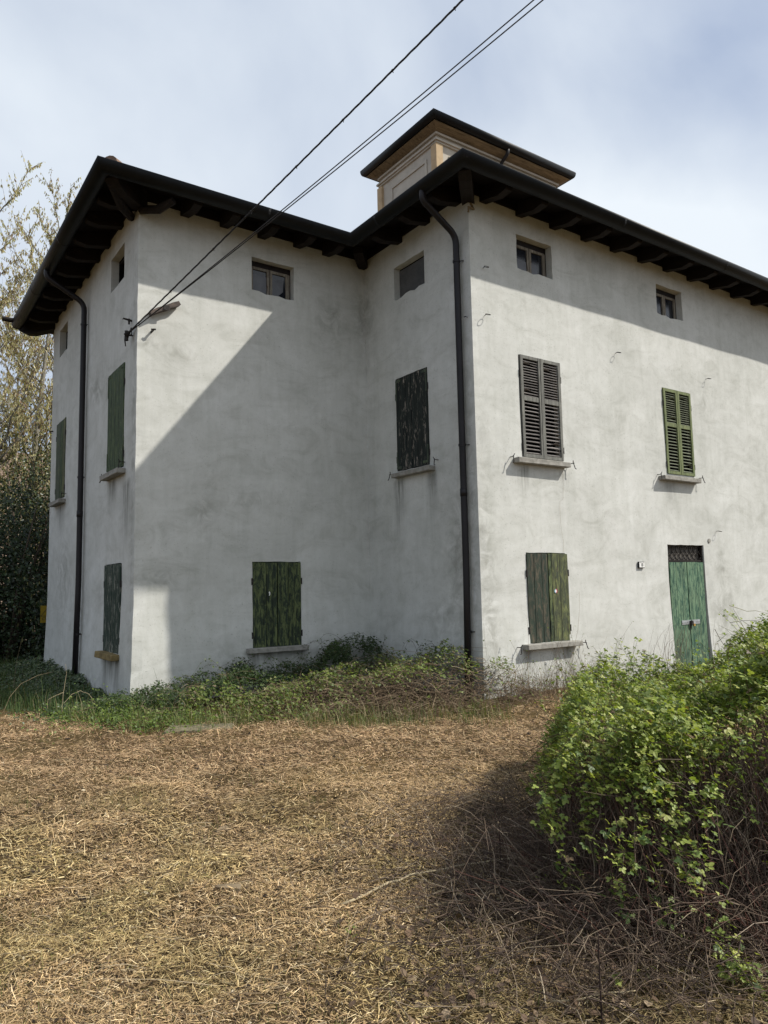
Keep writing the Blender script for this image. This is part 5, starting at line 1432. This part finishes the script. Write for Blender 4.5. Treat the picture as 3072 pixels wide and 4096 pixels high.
# ------------------------------------------------------------------ background trees at the left
def tree(x, y, h, lean, seed, label, leafy, cols, barkm='bark', r0=.13, crown_base=.25, nb=26):
    r = random.Random(seed); R = np.random.default_rng(seed)
    root = empty('tree', None, (x, y, 0)); tag(root, label, 'tree', 'trees behind the house')
    # trunk
    tp = [Vector((lean[0]*t*t+.12*math.sin(3*t+seed), lean[1]*t*t+.10*math.cos(2.6*t+seed), h*t-.1)) for t in np.linspace(0, 1, 14)]
    mb = MB(); mb.tube(tp, [r0*(1-.93*t) + .004 for t in np.linspace(0, 1, 14)], 9)
    build('trunk', mb, MAT[barkm], root, smooth=True)
    lines = []; rad = []; tips = []
    limbs = MB()
    for k in range(nb):
        t = crown_base+(1-crown_base)*(k+r.random())/nb; i_ = min(int(t*13), 12); f_ = t*13-i_
        p = tp[i_].lerp(tp[i_+1], f_); az = r.uniform(0, 6.28); L = h*(.10+.22*(1-t))*r.uniform(.7, 1.25); up = r.uniform(.7, 1.5)
        d = Vector((math.cos(az), math.sin(az), up)).normalized()
        q = [p+d*L*u+Vector((0, 0, .18*L*u*u))+Vector((r.gauss(0, .02), r.gauss(0, .02), 0))*L for u in np.linspace(0, 1, 7)]
        limbs.tube(q, [max(.006, r0*.30*(1-t*.6)*(1-.85*u)) for u in np.linspace(0, 1, 7)], 6)
        for m_ in range(24):
            u = r.uniform(.15, 1); j = min(int(u*6), 5); b0 = q[j].lerp(q[j+1], u*6-j)
            a2 = r.uniform(0, 6.28); l2 = L*r.uniform(.14, .42)
            d2 = (d*.6+Vector((math.cos(a2)*.6, math.sin(a2)*.6, r.uniform(-.1, .9)))).normalized()
            e = b0+d2*l2; lines.append([b0.lerp(e, s_)+Vector((0, 0, -.05*l2*s_*s_)) for s_ in np.linspace(0, 1, 5)]); rad.append(r.uniform(.004, .008))
    build('limbs', limbs, MAT[barkm], root, smooth=True)
    P_ = np.array([[tuple(v) for v in l] for l in lines]); Rr = np.array(rad)[:, None]*np.linspace(1, .35, 5)[None]
    tag(tubes('twigs', P_, Rr, tint((.13, .095, .07), len(P_), .3), MAT['cane'], root), kind='stuff')
    n = int(leafy*2.1); li = R.integers(0, len(P_), n); u = R.uniform(.1, 1, n)*4; j = np.minimum(u.astype(int), 3); f_ = (u-j)[:, None]
    pp = P_[li, j]*(1-f_)+P_[li, j+1]*f_
    nr = R.normal(size=(n, 3)); nr[:, 2] *= .3; al = np.stack([R.normal(0, .35, n), R.normal(0, .35, n), -np.ones(n)], 1)
    k = R.choice(len(cols), n); C = np.array(cols)[k]*(1+R.uniform(-.25, .25, (n, 1)))
    tag(leaf_cloud('crown', pp+R.normal(0, .012, (n, 3)), nr, al, R.uniform(.05, .12, n), C, MAT['catkin'], root, width=.55), kind='stuff')
PALE = [(.50, .45, .27), (.43, .40, .22), (.58, .52, .35), (.34, .24, .16)]
GREENISH = [(.26, .27, .09), (.36, .34, .13), (.19, .21, .07), (.44, .38, .2)]
RUST = [(.36, .25, .12), (.33, .30, .12), (.46, .40, .25), (.26, .17, .11), (.38, .36, .2)]
tree(-.55, 10.6, 13.8, (-.3, .5), 3, 'tallest pale budding tree at the left edge behind the house', 4200, PALE, r0=.15)
tree(.35, 11.6, 12.6, (.6, .2), 5, 'pale budding tree whose top shows above the left gutter', 4200, PALE, r0=.13)
tree(1.15, 13.2, 13.6, (.35, -.2), 8, 'budding tree close behind the far corner of the house with straight grey trunk', 3600, RUST, r0=.16)
tree(-.15, 14.5, 12.0, (-.2, .3), 13, 'slender forked tree between the two pale budding ones', 3400, RUST, r0=.10)
tree(-1.9, 12.6, 12.4, (-.5, .1), 21, 'budding tree standing left of the tallest one', 3000, PALE, r0=.14)
tree(.9, 17.5, 11.5, (.1, .3), 34, 'rust tinged young tree on the foot of the slope', 3400, RUST, r0=.10)
tree(-1.3, 18.5, 12.5, (.4, .2), 40, 'rust tinged tall tree farther up the slope', 3400, RUST, r0=.12)
tree(-3.6, 14.5, 12.0, (.2, .3), 47, 'lone budding tree farthest to the left', 2600, GREENISH, r0=.12)

def thicket(x, y, rx, ry, h, n, cols, seed, label, catk=0, bulge=.6):
    R = np.random.default_rng(seed); root = empty('evergreen_shrub', None, (x, y, 0)); tag(root, label, 'shrub', 'evergreen growth behind the house')
    r = random.Random(seed); mb = MB()
    for k in range(9):
        a = r.uniform(0, 6.28); e = Vector((math.cos(a)*rx*.7, math.sin(a)*ry*.7, h*r.uniform(.6, .95)))
        mb.tube([Vector((math.cos(a)*.1, math.sin(a)*.1, -.1)), e*.5+Vector((r.gauss(0, .15), r.gauss(0, .15), .2)), e], [.05, .03, .008], 6)
    build('stems', mb, MAT['twig'], root, smooth=True)
    m_ = n*3; P_ = R.uniform(-1, 1, (m_, 3)); P_[:, 2] = R.uniform(0, 1, m_)
    rr = np.hypot(P_[:, 0], P_[:, 1]); lim = np.sqrt(np.clip(1-P_[:, 2]**2.2, 0, 1))*(.85+.3*np.sin(P_[:, 2]*9+3*np.arctan2(P_[:, 1], P_[:, 0])+seed)*.5+.2*np.sin(5*np.arctan2(P_[:, 1], P_[:, 0])+P_[:, 2]*4))
    k = (rr < lim) & (R.random(m_) < .25+.75*(rr/np.maximum(lim, .01))**2); P_ = P_[k][:n]; n = len(P_)
    P_ = P_*np.array([rx, ry, h])
    nr = R.normal(0, .7, (n, 3))+np.array([.1, -.5, .6]); al = R.normal(size=(n, 3))+np.array([0, 0, -.5])
    C = np.array(cols)[R.choice(len(cols), n)]*(1+R.uniform(-.3, .3, (n, 1)))
    tag(leaf_cloud('crown', P_, nr, al, R.uniform(.05, .10, n), C, MAT['ivy'], root, width=1.1), kind='stuff')
    if catk:
        q = P_[R.choice(n, catk)]; q = q*np.array([1.04, 1.04, 1.03])
        tag(leaf_cloud('catkins', q, R.normal(size=(catk, 3))*np.array([1, 1, .2]), np.stack([R.normal(0, .15, catk), R.normal(0, .15, catk), -np.ones(catk)], 1), R.uniform(.07, .13, catk), np.array([(.17, .17, .07), (.23, .21, .10)])[R.choice(2, catk)], MAT['catkin'], root, width=.5), kind='stuff')
DK = [(.022, .040, .016), (.032, .055, .020), (.016, .028, .013), (.045, .07, .028)]
OL = [(.06, .075, .026), (.10, .115, .035), (.035, .05, .02), (.15, .15, .05)]
thicket(-.5, 9.0, 1.5, 1.1, 4.6, 15000, DK, 2, 'dense dark ivy covered shrub filling the gap left of the house', 500)
thicket(.5, 10.4, 1.5, .9, 5.6, 12000, DK, 15, 'dark evergreen shrub behind the ivy covered one, its taller neighbour', 400)
thicket(-1.3, 10.6, 1.5, .9, 5.2, 12000, DK, 16, 'dark evergreen shrub left of and behind the ivy covered one', 400)
thicket(1.3, 9.6, 1.2, 1.0, 5.0, 9000, DK, 4, 'dark evergreen shrub right behind the far house corner', 300)
thicket(-2.4, 9.6, 1.6, 1.2, 4.2, 11000, DK, 6, 'dark evergreen shrub at the far left edge of the yard', 300)
thicket(-.2, 11.2, 1.7, 1.1, 7.4, 13000, OL, 7, 'taller olive green shrub hung with catkins between the trunks', 2200)
thicket(1.5, 12.0, 1.5, 1.0, 7.4, 11000, OL, 9, 'olive green shrub with catkins near the straight grey trunk', 1500)
thicket(-2.6, 12.0, 1.7, 1.0, 6.8, 10000, OL, 12, 'olive green shrub with catkins at the left end of the growth', 1200)

# ------------------------------------------------------------------ loose things on the ground
def stick(name, pts, r, mt, label, cat='stick'):
    pts = [Vector((p[0], p[1], (p[2] if len(p) > 2 else float(ground_z(p[0], p[1]))+.03))) for p in pts]
    q = []
    for a, b_ in zip(pts, pts[1:]): q += [a.lerp(b_, t/6)+Vector((random.gauss(0, .002),)*3) for t in range(6)]
    q.append(pts[-1]); base = Vector((pts[0].x, pts[0].y, 0)); n_ = len(q)
    mb = MB(); mb.tube([p-base for p in q], [r*(1-.45*k/(n_-1)) for k in range(n_)], 7)
    tag(build(name, mb, MAT[mt], None, tuple(base), smooth=True), label, cat)
stick('fallen_stick', [(-1.17, -7.88, .03), (-.68, -7.84, .06), (-.112, -8.09, .10), (.056, -8.21, .09)], .008, 'drystick', 'long pale bleached stick lying across the dry grass before the bush')
stick('fallen_stick', [(-.881, -8.15, .03), (-.587, -8.29, .05), (-.436, -8.43, .05)], .006, 'drystick', 'shorter pale stick lying just in front of the long pale one')
stick('fallen_stick', [(-.98, -8.98, .03), (-.853, -9.06, .035), (-.689, -9.34, .04), (-.66, -9.52, .03)], .006, 'oldstick', 'grey stick running towards the viewer at the bottom right')
stick('fallen_stick', [(-.984, -9.183, .03), (-.659, -9.363, .05)], .005, 'drystick', 'thin pale stick crossing a grey stick at the bottom right')
stick('fallen_stick', [(-.472, -9.158, .12), (-.614, -9.502, .03)], .005, 'oldstick', 'stick leaning down from the hanging bramble leaves')
stick('fallen_stick', [(.177, -7.661, .16), (-.131, -8.173, .04)], .005, 'drystick', 'pale stick slanting out of the dark canes left of the bush')
stick('fallen_stick', [(-1.447, -8.711, .03), (-1.513, -8.964, .03)], .005, 'oldstick', 'short grey stick at the bottom edge below the pale ones')
stick('fallen_stick', [(-1.546, -8.46, .02), (-1.388, -8.357, .05), (-1.199, -8.286, .04)], .004, 'darkstick', 'dark bent twig lying left of the thin dark standing stems')
stick('dead_shoot', [(-.949, -9.416, 0), (-.945, -9.41, .17), (-.93, -9.40, .36)], .0045, 'darkstick', 'dark upright stem standing at the bottom right', 'stem')
for k, (px, py, qx, qy, h) in enumerate(((-.80, -8.60, -1.05, -8.42, .22), (-.76, -8.62, -.90, -8.45, .34), (-.70, -8.60, -.55, -8.38, .30), (-.84, -8.55, -1.12, -8.36, .10), (-.40, -8.3, -.38, -8.28, .42))):
    stick('dead_shoot', [(px, py, 0), ((px+qx)/2, (py+qy)/2, h*.55), (qx, qy, h)], .0035, 'darkstick', ['low leaning dark stem of the standing tuft, second from left', 'tall dark stem leaning left in the standing tuft', 'dark stem leaning right out of the standing tuft', 'lowest leaning dark stem of the tuft, almost lying down', 'thin upright dark stem beside the end of the long pale stick'][k], 'stem')
# tall dry stalks left of the house
stick('dry_stalk', [(-1.083, -.459, 0), (-1.06, -.44, .35), (-1.02, -.42, .62), (-1.04, -.43, .74)], .0032, 'drystick', 'tall pale dry grass stalk standing before the left wall', 'stalk')
stick('dry_stalk', [(-1.06, -.44, .36), (-1.16, -.43, .325), (-1.25, -.42, .28), (-1.26, -.425, .22), (-1.25, -.43, .16)], .0032, 'drystick', 'broken pale stalk bent sharply beside the tall one', 'stalk')
stick('dry_stalk', [(-1.0, -.2, .18), (-.90, -.19, .29), (-.78, -.18, .33), (-.66, -.19, .27), (-.55, -.2, .10)], .0032, 'drystick', 'arching dry stalk right of the tall one', 'stalk')
stick('dry_stalk', [(-1.7, .3, .05), (-1.6, .38, .27), (-1.45, .5, .42), (-1.2, .64, .51), (-.95, .8, .53)], .0032, 'oldstick', 'long arching grey stalk in the dark grass', 'stalk')
stick('dry_stalk', [(-.72, -.7, .03), (-.4, -.55, .16), (-.06, -.45, .28)], .0032, 'oldstick', 'grey stalk leaning against the foot of the left wall', 'stalk')
stick('dry_stalk', [(-1.75, 3.0, 0), (-1.72, 3.0, .5), (-1.78, 3.0, 1.0)], .0032, 'oldstick', 'thin upright stalk at the left edge before the dark shrubs', 'stalk')
stick('dry_stalk', [(-1.15, 3.2, 0), (-1.1, 3.2, .55), (-1.02, 3.2, .95)], .0032, 'oldstick', 'thin upright stalk midway between left edge and far wall corner', 'stalk')
# chips of dark wood, a slab
def chunk(x, y, sx_, sy_, sz_, rz, label):
    mb = MB(); mb.box(-sx_, -sy_, 0, sx_, sy_, sz_, j=.012); o = build('wood_chunk', mb, MAT['oldstick'], None, (x, y, float(ground_z(x, y))+.01), rz); tag(o, label, 'wood')
chunk(-1.58, -7.32, .07, .022, .03, -.6, 'dark split piece of wood on the dry grass left of the sticks')
chunk(-1.15, -6.2, .06, .012, .02, .4, 'flat pale bark piece in the middle of the yard')
mb = MB(); mb.box(-.40, -.15, -.05, .40, .15, .05, j=.014)
tag(build('concrete_slab', mb, MAT['stone'], None, (.10, -2.52, 0), -.53, bevel=.012), 'pale mossy concrete slab at the foot of the bramble bank', 'slab')

# small fresh bramble sprigs rooted in the litter before the bush
for k, (x, y, n_, lab) in enumerate(((-.20, -8.42, 6, 'tiny green sprig at the end of the shorter pale stick'), (-.70, -9.30, 8, 'small green sprig beside the crossing sticks at the bottom right'), (-.55, -9.33, 7, 'yellowish green sprig right of the crossing sticks'), (-.15, -9.20, 9, 'low green sprig below the hanging bramble leaves at the right'), (-1.35, -8.25, 7, 'green moss-like sprig left of the leaning dark stems'))):
    r = random.Random(k+50); root = empty('bramble_sprig', None, (x, y, float(ground_z(x, y)))); tag(root, lab, 'sprig')
    mb = MB(); mb.tube([(0, 0, 0), (.01, .01, .04), (.03, .0, .09)], .0018, 5); build('stalk', mb, MAT['darkstick'], root)
    for i_ in range(n_):
        a = r.uniform(0, 6.28); nn_ = Vector((math.cos(a)*.5, math.sin(a)*.5, 1)).normalized(); aa = Vector((math.cos(a), math.sin(a), -.2)); aa = (aa-nn_*aa.dot(nn_)).normalized()
        o = bpy.data.objects.new('leaf', r.choice([q for q in bpy.data.meshes if q.name.startswith('leaf')])); COL.objects.link(o); o.parent = root
        o.matrix_local = Matrix.Translation((r.uniform(-.03, .04), r.uniform(-.03, .03), r.uniform(.03, .10))) @ Matrix((aa.cross(nn_), aa, nn_)).transposed().to_4x4() @ Matrix.Scale(r.uniform(.016, .026), 4)
